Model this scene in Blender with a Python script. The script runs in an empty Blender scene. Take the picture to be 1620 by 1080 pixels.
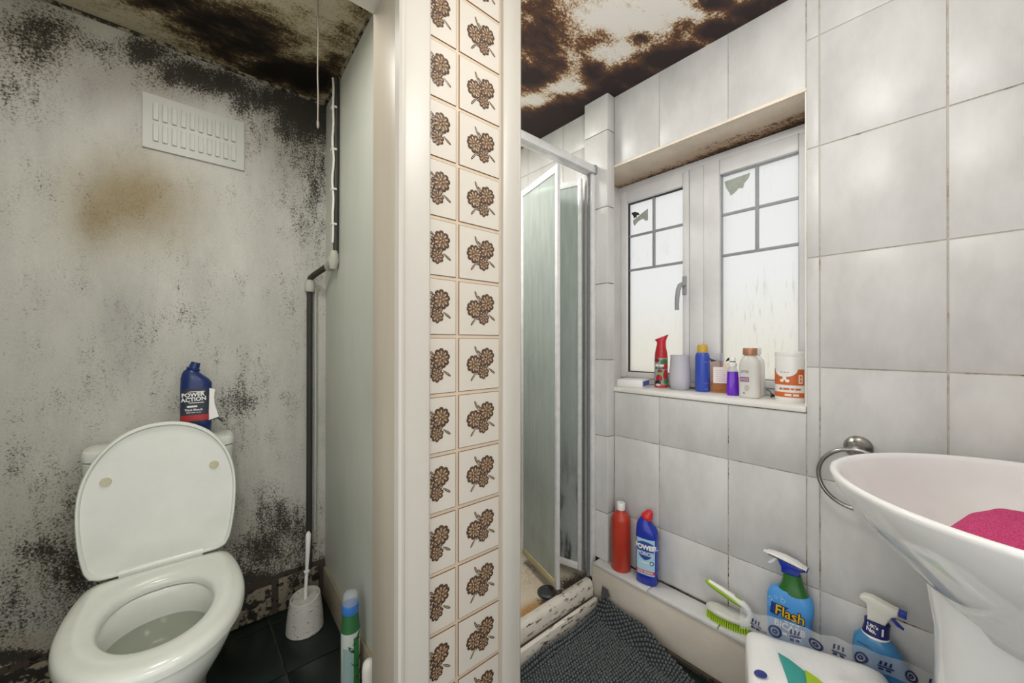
import bpy, bmesh, math, random
from mathutils import Vector, Matrix
random.seed(7)
R = math.radians
SC = bpy.context.scene
COL = SC.collection
# ---------------------------------------------------------------- camera, world, lamps, exposure
CAM_H, YAW, PITCH, ROLL, FPX = 1.13, 0.715, 0.0028, 0.0011, 610.18
F0 = Vector((math.sin(YAW), math.cos(YAW), 0)); R0 = Vector((math.cos(YAW), -math.sin(YAW), 0)); U0 = Vector((0, 0, 1))
Fv = F0 * math.cos(PITCH) + U0 * math.sin(PITCH); Uv = -F0 * math.sin(PITCH) + U0 * math.cos(PITCH)
Rv = R0 * math.cos(ROLL) + Uv * math.sin(ROLL); Uv = -R0 * math.sin(ROLL) + Uv * math.cos(ROLL)
cd = bpy.data.cameras.new('camera'); cam = bpy.data.objects.new('camera', cd); COL.objects.link(cam)
cd.sensor_width = 36.0; cd.lens = 36.0 * FPX / 1620; cd.clip_start = 0.02
cam.matrix_world = Matrix(((Rv.x, Uv.x, -Fv.x, 0), (Rv.y, Uv.y, -Fv.y, 0), (Rv.z, Uv.z, -Fv.z, CAM_H), (0, 0, 0, 1)))
SC.camera = cam
W = bpy.data.worlds.new('overcast'); SC.world = W; W.use_nodes = True
wn = W.node_tree.nodes; wb = wn['Background']
wb.inputs['Color'].default_value = (1.0, 1.0, 0.985, 1); wb.inputs['Strength'].default_value = 1.0
def lamp(name, loc, rot, size, energy, color):
    l = bpy.data.lights.new(name, 'AREA'); l.shape = 'DISK'; l.size = size; l.energy = energy; l.color = color
    o = bpy.data.objects.new(name, l); COL.objects.link(o); o.location = loc; o.rotation_euler = rot; return o
lamp('hall_fill_light', (-0.35, -1.15, 2.35), (R(28), 0, R(-20)), 0.5, 5, (1.0, 0.97, 0.93))  # unseen fill added behind the camera to light the room from the front
lamp('shower_fill_light', (0.80, 1.48, 2.17), (0, 0, 0), 0.25, 6.0, (1.0, 0.98, 0.95))  # added fill, hidden by the pillar, that brightens the shower interior
gl_ = bpy.data.lights.new('bathroom_fill_light', 'POINT'); gl_.energy = 7.0; gl_.shadow_soft_size = 0.14; gl_.color = (1.0, 0.985, 0.965)  # added point fill out of view, lifts the ceiling and shower front
go_ = bpy.data.objects.new('bathroom_fill_light', gl_); COL.objects.link(go_); go_.location = (0.58, 0.22, 1.98)
lamp('closet_ceiling_lamp', (0.0, 1.18, 2.16), (0, 0, 0), 0.30, 3.6, (1.0, 0.97, 0.92))
SC.view_settings.view_transform = 'Standard'; SC.view_settings.look = 'None'; SC.view_settings.gamma = 1.0
SC.view_settings.use_curve_mapping = False
SC.view_settings.exposure = 0.60

# ---------------------------------------------------------------- materials
def lin(c):
    return tuple((x / 12.92 if x <= 0.04045 else ((x + 0.055) / 1.055) ** 2.4) for x in c)
def hx(s):
    return lin(tuple(int(s[i:i + 2], 16) / 255 for i in (0, 2, 4))) + (1.0,)
class NT:
    def __init__(s, name):
        s.m = bpy.data.materials.new(name); s.m.use_nodes = True; s.t = s.m.node_tree; s.n = s.t.nodes
        s.b = s.n['Principled BSDF']; s.out = s.n['Material Output']
    def new(s, typ, **kw):
        n = s.n.new('ShaderNode' + typ)
        for k, v in kw.items():
            if k.startswith('_'): setattr(n, k[1:], v)
            else: s.set(n.inputs[k.replace('__', ' ')], v)
        return n
    def set(s, sock, v):
        if isinstance(v, bpy.types.NodeSocket): s.t.links.new(v, sock)
        else: sock.default_value = v
    def math(s, op, a, b=0.0, c=None, clamp=False):
        n = s.n.new('ShaderNodeMath'); n.operation = op; n.use_clamp = clamp
        s.set(n.inputs[0], a); s.set(n.inputs[1], b)
        if c is not None: s.set(n.inputs[2], c)
        return n.outputs[0]
    def mix(s, fac, a, b):
        n = s.n.new('ShaderNodeMix'); n.data_type = 'RGBA'
        s.set(n.inputs[0], fac); s.set(n.inputs[6], a); s.set(n.inputs[7], b); return n.outputs[2]
    def coord(s, which='Object', scale=(1, 1, 1)):
        t = s.new('TexCoord'); m = s.new('Mapping'); s.t.links.new(t.outputs[which], m.inputs[0]); m.inputs['Scale'].default_value = scale
        return m.outputs[0]
    def noise(s, vec, scale, detail=4.0, rough=0.6):
        n = s.new('TexNoise', Scale=scale, Detail=detail, Roughness=rough); s.t.links.new(vec, n.inputs['Vector']); return n.outputs['Fac']
    def ramp(s, fac, stops, interp='LINEAR'):
        n = s.new('ValToRGB'); r = n.color_ramp; r.interpolation = interp
        while len(r.elements) < len(stops): r.elements.new(0.5)
        for e, (p, c) in zip(r.elements, stops): e.position = p; e.color = c
        s.set(n.inputs[0], fac); return n.outputs[0]
    def bump(s, h, strength=0.2, dist=0.002):
        n = s.new('Bump', Strength=strength, Distance=dist); s.t.links.new(h, n.inputs['Height']); s.t.links.new(n.outputs[0], s.b.inputs['Normal'])
    def step(s, x, lo, hi):
        n = s.new('MapRange', Value=x); n.interpolation_type = 'SMOOTHSTEP'; n.inputs[1].default_value = lo; n.inputs[2].default_value = hi
        return n.outputs[0]
def plain(name, col, rough=0.5, metal=0.0, var=0.05, scale=14.0, coat=0.0, bump=0.0, trans=0.0, spec=0.5, sss=0.0):
    t = NT(name); c = hx(col); v = t.coord()
    d = tuple(max(0, x * (1 - 2.2 * var)) for x in c[:3]) + (1,)
    l = tuple(min(1, x * (1 + var)) for x in c[:3]) + (1,)
    n = t.noise(v, scale, 5)
    t.set(t.b.inputs['Base Color'], t.ramp(n, [(0.25, d), (0.7, l)]))
    t.b.inputs['Roughness'].default_value = rough; t.b.inputs['Metallic'].default_value = metal
    t.b.inputs['Coat Weight'].default_value = coat; t.b.inputs['Specular IOR Level'].default_value = spec
    if trans: t.b.inputs['Transmission Weight'].default_value = trans
    if bump: t.bump(t.noise(v, scale * 8, 3), bump, 0.002)
    return t.m
def speckled(name, col, spot, amount=0.35, scale=60.0, rough=0.5, var=0.1, bump=0.15, stretch=(1, 1, 1), coord='Object', randtint=0.0):
    """paint or tile with dirt specks"""
    t = NT(name); v = t.coord(coord, stretch); c = hx(col)
    d = tuple(x * (1 - 2 * var) for x in c[:3]) + (1,)
    big = t.noise(v, 3.5, 5, 0.65); fine = t.noise(v, scale, 6, 0.7)
    base = t.ramp(big, [(0.3, d), (0.62, c)])
    s = t.math('ADD', t.math('MULTIPLY', fine, 0.75), t.math('MULTIPLY', big, 0.25))
    s = t.math('ADD', t.math('MULTIPLY', t.math('SUBTRACT', s, 0.5), 2.2), 0.5)
    f = t.step(s, 0.98 - 0.45 * amount, 1.08 - 0.45 * amount)
    base = t.mix(f, base, hx(spot))
    if randtint:
        oi = t.new('ObjectInfo'); base = t.mix(t.math('MULTIPLY', oi.outputs['Random'], randtint), base, hx('b4b2ae'))
    t.set(t.b.inputs['Base Color'], base); t.b.inputs['Roughness'].default_value = rough
    if bump: t.bump(t.noise(v, 40, 4), bump, 0.003)
    return t.m

M = {}
def mould_wall(name, base, stain, tint, dark, brown=None, streak=True, edge=0.05):
    """mask: R = mould density, G = soft stain, B = grey tint (a per-point record of where the damp has grown)"""
    t = NT(name); a = t.new('VertexColor', _layer_name='mask'); sp = t.new('SeparateColor'); t.t.links.new(a.outputs[0], sp.inputs[0])
    v = t.coord('Object'); vs = t.coord('Object', (1, 1, 0.3))
    n1 = t.noise(v, 160, 5, 0.8); n2 = t.noise(vs if streak else v, 26, 5, 0.7); n3 = t.noise(v, 6, 5, 0.6)
    mottled = t.ramp(t.noise(vs, 9, 6, 0.7), [(0.3, tuple(x * .80 for x in hx(base)[:3]) + (1,)), (0.65, hx(base))])
    n4 = t.noise(v, 420, 2, 0.6)
    mottled = t.mix(t.math('MULTIPLY', t.step(n4, 0.45, 0.7), 0.35), mottled, tuple(min(1, x * 1.22) for x in hx(base)[:3]) + (1,))
    wob = t.math('MULTIPLY', t.math('SUBTRACT', n3, 0.5), 0.9)
    g = t.math('ADD', sp.outputs[1], t.math('MULTIPLY', wob, sp.outputs[1]), clamp=True)
    c = t.mix(t.math('MULTIPLY', g, t.math('ADD', t.math('MULTIPLY', n1, 0.5), 0.62)), mottled, hx(stain))
    b = t.math('MULTIPLY', sp.outputs[2], t.math('ADD', t.math('MULTIPLY', n2, 0.9), 0.35), clamp=True)
    c = t.mix(b, c, hx(tint))
    d = t.math('ADD', t.math('MULTIPLY', sp.outputs[0], 1.12), t.math('MULTIPLY', t.math('SUBTRACT', n3, 0.5), 1.1))
    d = t.math('ADD', d, t.math('MULTIPLY', t.math('SUBTRACT', n2, 0.5), 1.25))
    d = t.math('ADD', d, t.math('MULTIPLY', t.math('SUBTRACT', n1, 0.5), 2.9))
    c = t.mix(t.math('MULTIPLY', t.step(d, 0.32, 0.85), 0.55), c, hx(stain if brown is None else brown))
    c = t.mix(t.math('MULTIPLY', t.step(d, 0.66 - edge, 0.86 + edge), 0.86), c, hx(dark))
    t.set(t.b.inputs['Base Color'], c); t.b.inputs['Roughness'].default_value = 0.85
    t.b.inputs['Specular IOR Level'].default_value = 0.2
    t.bump(t.math('ADD', n4, t.math('MULTIPLY', n2, 1.5)), 0.25, 0.002)
    return t.m
M['wc_wall'] = mould_wall('mouldy_plaster', 'c6c5bd', '84734f', '8d8888', '1b1713', '6f6759')
def ceiling_mat():
    t = NT('mouldy_ceiling'); a = t.new('VertexColor', _layer_name='mask'); sp = t.new('SeparateColor'); t.t.links.new(a.outputs[0], sp.inputs[0])
    v = t.coord('Object'); vd = t.coord('Object', (0.35, 1, 1))
    n1 = t.noise(v, 130, 5, 0.8); n2 = t.noise(vd, 24, 6, 0.7); n3 = t.noise(v, 7, 6, 0.65)
    d = t.math('ADD', sp.outputs[0], t.math('MULTIPLY', t.math('SUBTRACT', n3, 0.5), 1.3))
    d = t.math('ADD', d, t.math('MULTIPLY', t.math('SUBTRACT', n2, 0.5), 1.1))
    amp = t.math('SUBTRACT', 1.7, t.math('MULTIPLY', t.step(d, 0.5, 1.0), 1.3))
    df = t.math('ADD', d, t.math('MULTIPLY', t.math('SUBTRACT', n1, 0.5), amp))
    df = t.math('MULTIPLY', df, 0.9)
    bath = t.ramp(df, [(0.15, hx('f3eee7')), (0.34, hx('dfcfb8')), (0.46, hx('a37a52')), (0.56, hx('6f4f3a')), (0.74, hx('54423d')), (1.0, hx('3f3535'))])
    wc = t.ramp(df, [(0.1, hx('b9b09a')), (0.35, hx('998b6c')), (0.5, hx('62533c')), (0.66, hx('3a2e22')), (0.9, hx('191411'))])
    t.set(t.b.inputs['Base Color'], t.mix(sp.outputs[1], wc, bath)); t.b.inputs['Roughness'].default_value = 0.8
    t.b.inputs['Specular IOR Level'].default_value = 0.2
    t.bump(n1, 0.25, 0.002); return t.m
M['ceiling'] = ceiling_mat()
M['wc_side'] = speckled('grey_green_paint', 'c3c6bb', '6b6c66', 0.08, 45, 0.45, 0.05, 0.08, (1, 1, 0.5))
M['tile'] = speckled('marbled_white_tile', 'd6d5d3', '8d8a84', 0.02, 70, 0.34, 0.10, 0.05, (1.8, 1.8, 0.9), 'Object', 0.12)
def grout_mat():
    t = NT('grimy_grout'); v = t.coord(); z = t.new('SeparateXYZ'); t.t.links.new(v, z.inputs[0])
    n = t.noise(v, 9, 6, 0.75); n2 = t.noise(v, 60, 4, 0.7)
    damp = t.step(z.outputs[2], 1.25, 0.25)          # rising damp: more growth near the floor
    d = t.math('ADD', t.math('MULTIPLY', t.math('SUBTRACT', n, 0.5), 2.6), t.math('MULTIPLY', t.math('SUBTRACT', n2, 0.5), 1.2))
    d = t.math('ADD', d, t.math('MULTIPLY', damp, 0.27))
    c = t.mix(t.step(d, 0.0, 0.5), hx('c3beb4'), hx('9a8b74')); c = t.mix(t.step(d, 0.42, 0.62), c, hx('1d1712'))
    t.set(t.b.inputs['Base Color'], c); t.b.inputs['Roughness'].default_value = 0.9; return t.m
M['grout'] = grout_mat()
M['cream_paint'] = speckled('cream_gloss_paint', 'cdc8be', '6d6254', 0.06, 50, 0.35, 0.04, 0.06, (1, 1, 0.3))
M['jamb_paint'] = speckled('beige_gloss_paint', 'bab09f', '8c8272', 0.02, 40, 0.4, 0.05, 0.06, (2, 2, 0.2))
M['ledge_paint'] = speckled('flaking_cream_paint', 'd2c9bb', '6a5b49', 0.42, 30, 0.5, 0.08, 0.25)
M['mould_joint'] = speckled('black_mould_sealant', '4a4036', '120e0b', 0.9, 40, 0.9, 0.2, 0.4)
M['dark_tile'] = speckled('black_green_floor_tile', '18231f', '9a9d96', 0.30, 70, 0.28, 0.2, 0.15)
M['floor_grout'] = speckled('dirty_floor_grout', '4b483f', '1a1814', 0.7, 30, 0.9, 0.15, 0.2)
M['skirt_tile'] = speckled('mouldy_skirting_tile', '958b76', '211c14', 1.15, 30, 0.7, 0.2, 0.3)
M['skirt_paint'] = speckled('beige_skirting', '9d937f', '332c22', 0.45, 40, 0.6, 0.15, 0.2)
M['soffit'] = speckled('peeling_soffit_plaster', 'e4d6c2', '6b5038', 0.42, 16, 0.8, 0.14, 0.3, (1.5, 0.6, 1))
M['sill'] = speckled('white_sill', 'e9e7e2', '8a8376', 0.06, 60, 0.35, 0.04, 0.05)
M['upvc'] = speckled('white_window_plastic', 'e6e5e6', '7a7269', 0.10, 60, 0.35, 0.08, 0.05)
M['bead'] = plain('grey_glazing_bar', '9a9da0', 0.4)
M['seal'] = plain('black_window_seal', '2c2a2a', 0.6, var=0.2, scale=40)
M['ceramic'] = plain('white_ceramic', 'eeeeec', 0.08, var=0.015, coat=0.5)
M['toilet_ceramic'] = plain('toilet_ceramic', 'dfe2da', 0.10, var=0.02, coat=0.4)
M['toilet_plastic'] = plain('toilet_seat_plastic', 'dde0d7', 0.18, var=0.02, coat=0.3)
M['bumper'] = plain('yellowed_rubber', 'c8c3a5', 0.5)
M['water'] = plain('toilet_water', '8f9485', 0.03, var=0.02)
M['alu'] = plain('brushed_aluminium', 'e8e8e8', 0.32, 0.2, var=0.06, scale=30)
M['alu_white'] = plain('white_aluminium', 'e6e6e3', 0.3, 0.1, var=0.05)
M['alu_old'] = speckled('yellowed_door_rail', 'b8ab84', '3a2f20', 0.35, 30, 0.5, 0.15, 0.1)
M['chrome'] = plain('tarnished_steel', 'a9a6a1', 0.24, 1.0, var=0.15, scale=30)
M['white_plastic'] = plain('white_plastic', 'ecebe8', 0.3, var=0.02)
M['offwhite'] = plain('offwhite_plastic', 'e2dfd6', 0.4, var=0.04)
M['pipe_dark'] = speckled('blackened_pipe', '34352f', '8b8b80', 0.2, 40, 0.6, 0.2, 0.2)
M['pipe_paint'] = speckled('painted_pipe', 'b9b9ad', '4a463c', 0.3, 40, 0.5, 0.1, 0.2)
M['cord'] = plain('dirty_cord', '8b8378', 0.8)
BM = [(-0.304,2.128,15.436,0.045,6.022,-11.129,0.62),(-0.342,2.029,17.883,0.052,5.659,-11.365,0.55),(-0.378,2.049,20.956,0.062,4.519,-8.697,0.5),(-0.378,1.877,13.96,0.041,2.451,-5.801,0.33),(-0.291,2.035,25.39,0.073,8.078,-16.582,0.4),(-0.18,2.121,13.555,0.038,13.127,-26.079,0.5),(-0.087,2.152,11.241,0.031,8.894,-17.938,0.75),(-0.127,2.158,16.079,0.044,12.921,-25.398,0.6),(0.033,2.126,9.205,0.024,8.808,-19.275,0.8),(-0.037,2.124,14.754,0.04,8.252,-17.521,0.6),(0.147,2.143,8.314,0.021,8.096,-18.322,0.75),(0.273,2.139,8.152,0.02,6.375,-15.286,0.8),(0.414,2.115,8.905,0.021,3.088,-8.027,1.0),(0.452,2.256,8.647,0.02,4.405,-10.168,1.1),(0.491,2.159,17.196,0.04,2.28,-5.845,0.9),(0.466,1.81,15.438,0.036,0.841,-3.223,0.5),(0.39,1.873,10.22,0.024,1.528,-5.213,0.38),(0.479,1.615,19.114,0.044,1.091,-5.882,0.3),(-0.26,0.603,13.462,0.039,-1.945,-7.037,0.42),(-0.325,0.504,11.337,0.033,-1.932,-5.67,0.25),(-0.312,0.361,8.684,0.025,-3.01,-7.243,0.3),(-0.232,0.513,18.0,0.051,-3.101,-9.714,0.38),(0.091,1.085,4.346,0.011,-0.065,-3.456,0.14),(-0.247,1.009,4.815,0.014,-0.201,-3.257,0.1),(0.416,1.299,6.673,0.016,0.122,-1.81,0.18),(0.296,2.082,3.632,0.009,2.462,-6.312,0.3),(-0.286,0.471,10.872,0.031,-2.927,-8.33,0.5),(-0.239,0.382,14.499,0.041,-3.16,-8.127,0.75),(-0.361,0.324,13.789,0.041,-3.889,-8.686,0.45),(-0.272,0.244,10.722,0.031,-5.825,-12.416,0.5),(0.334,0.359,7.793,0.019,-2.314,-7.501,0.62),(0.278,0.273,7.479,0.018,-2.998,-8.532,0.6),(0.419,0.251,11.474,0.027,-2.06,-6.048,0.55),(0.213,0.245,11.865,0.03,-3.677,-9.863,0.5),(0.18,0.882,10.822,0.027,-0.836,-7.983,0.36),(0.233,0.723,11.65,0.029,-1.321,-7.811,0.25),(-0.131,1.089,10.798,0.03,-0.124,-6.576,0.25),(0.19,1.183,6.012,0.015,0.08,-3.309,0.12),(-0.374,0.788,33.576,0.099,-1.997,-10.478,0.4),(0.0,0.948,3.761,0.01,-0.18,-2.162,0.1),(0.234,0.173,2.259,0.006,-11.162,-27.934,0.9),(-0.324,0.151,4.912,0.014,-19.462,-36.491,1.0),(0.47,0.121,6.422,0.015,-6.205,-16.178,0.8)]
BS = [(-0.125,1.645,7.545,0.021,1.886,-7.384,0.75),(-0.2,1.552,12.602,0.035,1.726,-7.924,0.6),(-0.044,1.62,8.484,0.023,1.717,-7.34,0.55),(-0.133,1.502,8.082,0.022,2.132,-11.494,0.35),(-0.037,2.089,4.878,0.013,4.981,-10.951,0.35),(0.39,2.064,6.799,0.016,1.68,-4.56,0.35),(-0.329,2.075,9.901,0.029,4.398,-8.464,0.4),(0.323,0.283,4.786,0.012,-2.14,-6.282,0.3),(-0.273,0.446,7.485,0.021,-1.797,-4.963,0.35),(-0.349,0.203,10.19,0.03,-8.837,-17.261,0.5)]
BG = [(-0.208,1.97,11.63,0.033,4.13,-9.532,0.5),(0.033,2.086,3.902,0.01,5.315,-12.117,0.45),(0.319,1.932,7.198,0.017,1.527,-4.692,0.45),(-0.147,1.218,14.629,0.041,0.353,-7.727,0.45),(-0.116,1.089,15.969,0.044,-0.172,-9.136,0.4),(-0.329,1.839,11.325,0.033,3.304,-8.47,0.3),(-0.275,1.273,12.507,0.036,0.964,-12.377,0.2),(-0.054,1.923,4.957,0.013,3.351,-8.835,0.25)]
CM = [(-0.018,1.626,9.549,0.09,20.711,23.794,1.0),(0.077,1.645,7.48,-0.363,10.245,11.768,1.0),(0.188,1.696,7.475,-0.842,7.752,8.903,1.05),(0.298,1.752,7.707,-1.322,7.432,8.533,1.1),(0.406,1.73,10.64,-2.514,5.761,6.614,1.25),(0.081,1.731,9.481,-0.46,11.582,13.302,0.9),(0.226,1.55,9.034,-1.331,9.846,11.309,0.75),(0.136,1.529,10.017,-0.907,18.481,21.23,0.55),(0.3,1.54,10.129,-1.992,11.586,13.306,0.6),(0.308,1.395,13.454,-2.998,18.135,20.833,0.4),(0.444,1.415,15.522,-4.892,7.709,8.853,0.65),(0.452,1.254,19.737,-7.146,11.077,12.725,0.6),(0.457,1.568,17.343,-5.077,7.783,8.937,0.8),(0.957,0.968,5.802,-5.745,5.768,6.624,1.0),(0.868,0.892,7.031,-6.849,9.227,10.6,0.8),(0.971,0.834,7.913,-9.218,8.88,10.201,0.5),(1.088,1.136,7.006,-6.714,6.182,7.097,1.2),(1.099,1.008,9.313,-10.168,9.749,11.194,0.8),(1.399,1.182,3.381,-4.004,4.654,5.34,1.5),(1.371,1.386,3.718,-3.681,3.756,4.309,1.5),(1.405,0.993,4.811,-6.815,5.462,6.269,1.4),(1.252,0.944,11.107,-14.737,9.099,10.446,1.1),(1.398,0.851,4.736,-7.786,8.804,10.107,1.4),(1.404,0.72,4.545,-8.859,9.976,11.454,1.4),(1.302,0.779,7.603,-12.712,17.171,19.717,0.8),(1.454,0.647,5.416,-12.167,11.44,13.136,1.2),(1.424,0.525,3.618,-9.797,12.091,13.887,1.5),(1.433,0.422,3.252,-11.015,15.015,17.248,1.4),(1.42,0.375,3.877,-14.66,20.752,23.84,1.3),(1.282,0.501,5.87,-15.011,20.594,23.659,1.2),(1.293,0.597,8.62,-18.677,15.867,18.226,0.75),(1.231,0.737,8.613,-14.4,16.449,18.891,0.8),(1.142,0.807,6.656,-9.427,9.27,10.647,0.55),(1.118,0.886,9.142,-11.55,7.241,8.315,0.55),(1.096,0.678,9.087,-14.691,17.677,20.308,0.35),(1.31,0.661,7.27,-14.422,19.357,22.232,0.5),(1.243,1.068,4.946,-5.762,20.398,23.415,-0.5),(1.209,1.222,10.115,-10.016,18.234,20.927,-0.7),(1.227,0.811,6.149,-9.302,21.341,24.507,-0.5),(1.206,0.629,4.782,-9.162,16.696,19.179,-0.5),(1.129,0.747,6.681,-10.108,17.991,20.664,-0.4)]
# ---------------------------------------------------------------- mesh helpers
class MB:
    """collects shapes; build() links them as ONE mesh object"""
    def __init__(s): s.v = []; s.f = []; s.mi = []; s.m = 0
    def add(s, vs, fs, m=None):
        o = len(s.v); s.v += [tuple(p) for p in vs]; s.f += [tuple(i + o for i in f) for f in fs]; s.mi += [s.m if m is None else m] * len(fs); return s
    def box(s, a, b, c=0.0, m=None):
        if c <= 0:
            vs = [(x, y, z) for x in (a[0], b[0]) for y in (a[1], b[1]) for z in (a[2], b[2])]
            return s.add(vs, [(0, 1, 3, 2), (4, 6, 7, 5), (0, 4, 5, 1), (2, 3, 7, 6), (0, 2, 6, 4), (1, 5, 7, 3)], m)
        bm = bmesh.new(); bmesh.ops.create_cube(bm, size=1)
        for v in bm.verts: v.co = Vector([a[i] + (b[i] - a[i]) * (v.co[i] + .5) for i in range(3)])
        bmesh.ops.bevel(bm, geom=bm.edges[:], offset=c, segments=2, affect='EDGES', profile=0.5)
        return s.addbm(bm, m)
    def addbm(s, bm, m=None, mat=None):
        bm.verts.index_update(); vs = [v.co.copy() for v in bm.verts]
        if mat: vs = [mat @ v for v in vs]
        s.add(vs, [[v.index for v in f.verts] for f in bm.faces], m); bm.free(); return s
    def loft(s, rings, cap0=True, cap1=True, m=None, closed=False):
        n = len(rings[0]); vs = [p for r in rings for p in r]; fs = []
        k = len(rings); rr = range(k if closed else k - 1)
        for i in rr:
            j = (i + 1) % k
            for q in range(n): fs.append((i * n + q, i * n + (q + 1) % n, j * n + (q + 1) % n, j * n + q))
        if cap0 and not closed: fs.append(tuple(range(n))[::-1])
        if cap1 and not closed: fs.append(tuple((k - 1) * n + q for q in range(n)))
        return s.add(vs, fs, m)
    def lathe(s, prof, n=32, c=(0, 0, 0), m=None, cap0=True, cap1=True):
        return s.loft([[(c[0] + r * math.cos(2 * math.pi * q / n), c[1] + r * math.sin(2 * math.pi * q / n), c[2] + z) for q in range(n)] for r, z in prof], cap0, cap1, m)
    def tube(s, path, r, n=10, m=None, closed=False):
        P = [Vector(p) for p in path]; k = len(P); rings = []; up = None
        rs = r if isinstance(r, (list, tuple)) else [r] * k
        for i in range(k):
            if closed: d = P[(i + 1) % k] - P[i - 1]
            else: d = P[min(i + 1, k - 1)] - P[max(i - 1, 0)]
            d.normalize()
            if up is None: up = d.orthogonal().normalized()
            up = (up - d * up.dot(d)).normalized(); w = d.cross(up)
            rings.append([P[i] + (up * math.cos(2 * math.pi * q / n) + w * math.sin(2 * math.pi * q / n)) * rs[i] for q in range(n)])
        return s.loft(rings, True, True, m, closed)
    def prism(s, outline, y0, y1, axis='y', c=0.0, m=None, seg=2):
        """outline in the plane across `axis`, extruded from y0 to y1, edges bevelled by c"""
        bm = bmesh.new()
        def P(u, w, t): return {'y': (u, t, w), 'x': (t, u, w), 'z': (u, w, t)}[axis]
        a = [bm.verts.new(P(u, w, y0)) for u, w in outline]; b = [bm.verts.new(P(u, w, y1)) for u, w in outline]; n = len(outline)
        fa = bm.faces.new(a); fb = bm.faces.new(b[::-1])
        for i in range(n): bm.faces.new((a[i], b[i], b[(i + 1) % n], a[(i + 1) % n]))
        bmesh.ops.recalc_face_normals(bm, faces=bm.faces[:])
        if c > 0: bmesh.ops.bevel(bm, geom=list(fa.edges) + list(fb.edges), offset=c, segments=seg, affect='EDGES', profile=0.5)
        return s.addbm(bm, m)
    def mesh(s, name, mats, smooth=38, recalc=True):
        me = bpy.data.meshes.new(name); me.from_pydata(s.v, [], s.f)
        for m in (mats if isinstance(mats, (list, tuple)) else [mats]): me.materials.append(m)
        me.polygons.foreach_set('material_index', s.mi)
        if recalc:
            bm = bmesh.new(); bm.from_mesh(me); bmesh.ops.recalc_face_normals(bm, faces=bm.faces[:]); bm.to_mesh(me); bm.free()
        if smooth: me.shade_smooth(); me.set_sharp_from_angle(angle=R(smooth))
        me.update(); return me
    def build(s, name, mats, parent=None, loc=None, rot=None, smooth=38, label=None, recalc=True):
        return link(name, s.mesh(name, mats, smooth, recalc), parent, loc, rot, label)
def link(name, me, parent=None, loc=None, rot=None, label=None):
    o = bpy.data.objects.new(name, me); COL.objects.link(o)
    if parent: o.parent = parent
    if loc: o.location = loc
    if rot: o.rotation_euler = rot
    if label: o['label'] = label
    return o
def tag(o, label, cat, group=None):
    o['label'] = label; o['category'] = cat
    if group: o['group'] = group
    return o
def thing(name, label, cat, loc=(0, 0, 0), rz=0.0, group=None, rot=None):
    o = bpy.data.objects.new(name, None); COL.objects.link(o); o.location = loc; o.rotation_euler = rot if rot else (0, 0, rz); o.empty_display_size = 0.05
    return tag(o, label, cat, group)
def struct(name, mb, mats, label=None, smooth=38):
    o = mb.build(name, mats, smooth=smooth); o['kind'] = 'structure'
    if label: o['label'] = label
    return o
def sring(cx, cy, z, a, b, p=2.0, n=40, tilt=0.0):
    out = []
    for q in range(n):
        t = 2 * math.pi * q / n; c, s_ = math.cos(t), math.sin(t)
        x = a * math.copysign(abs(c) ** (2 / p), c); y = b * math.copysign(abs(s_) ** (2 / p), s_)
        out.append((cx + x, cy + y, z + tilt * x))
    return out
class Bottle:
    """lofted superellipse bottle; rings = (z, half width, half depth, exponent, centre x, tilt)"""
    def __init__(s, rings): s.r = [tuple(q) + (2.0, 0.0, 0.0)[len(q) - 3:] if len(q) < 6 else q for q in rings]
    def mb(s, mb=None, lo=None, hi=None, n=40, m=None):
        mb = mb or MB(); mb.loft([sring(cx, 0, z, a, b, p, n, t) for z, a, b, p, cx, t in s.r[lo:hi]], True, True, m); return mb
    def at(s, z):
        r = s.r
        if z <= r[0][0]: return r[0]
        for i in range(len(r) - 1):
            if r[i][0] <= z <= r[i + 1][0] and r[i + 1][0] > r[i][0]:
                t = (z - r[i][0]) / (r[i + 1][0] - r[i][0]); return tuple(r[i][k] + (r[i + 1][k] - r[i][k]) * t for k in range(6))
        return r[-1]
    def surf(s, x, z, eps=0.0006):
        _, a, b, p, cx, t = s.at(z); u = max(-0.999, min(0.999, (x - cx) / a))
        return (x, -(b * (1 - abs(u) ** p) ** (1 / p) + eps), z)
    def wrap(s, x, z, eps=0.0006):
        """arc length round a circular body"""
        _, a, b, p, cx, t = s.at(z); w = x / a
        return (cx + (a + eps) * math.sin(w), -(b + eps) * math.cos(w), z)
def patch(surf, rows, nx=14, eps=0.0005):
    """a printed patch: rows of (z, left, right) laid on a surface"""
    vs, fs = [], []
    for z, l, r in rows:
        for i in range(nx + 1): vs.append(surf(l + (r - l) * i / nx, z, eps))
    for j in range(len(rows) - 1):
        for i in range(nx): a = j * (nx + 1) + i; fs.append((a, a + 1, a + nx + 2, a + nx + 1))
    return MB().add(vs, fs)
def rect(z0, z1, l, r, k=6): return [(z0 + (z1 - z0) * i / k, l, r) for i in range(k + 1)]
def disc(cx, cz, rx, rz, k=12):
    return [(cz - rz * math.cos(math.pi * i / k), cx - rx * math.sin(math.pi * i / k), cx + rx * math.sin(math.pi * i / k)) for i in range(k + 1)]
_txt = {}
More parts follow.
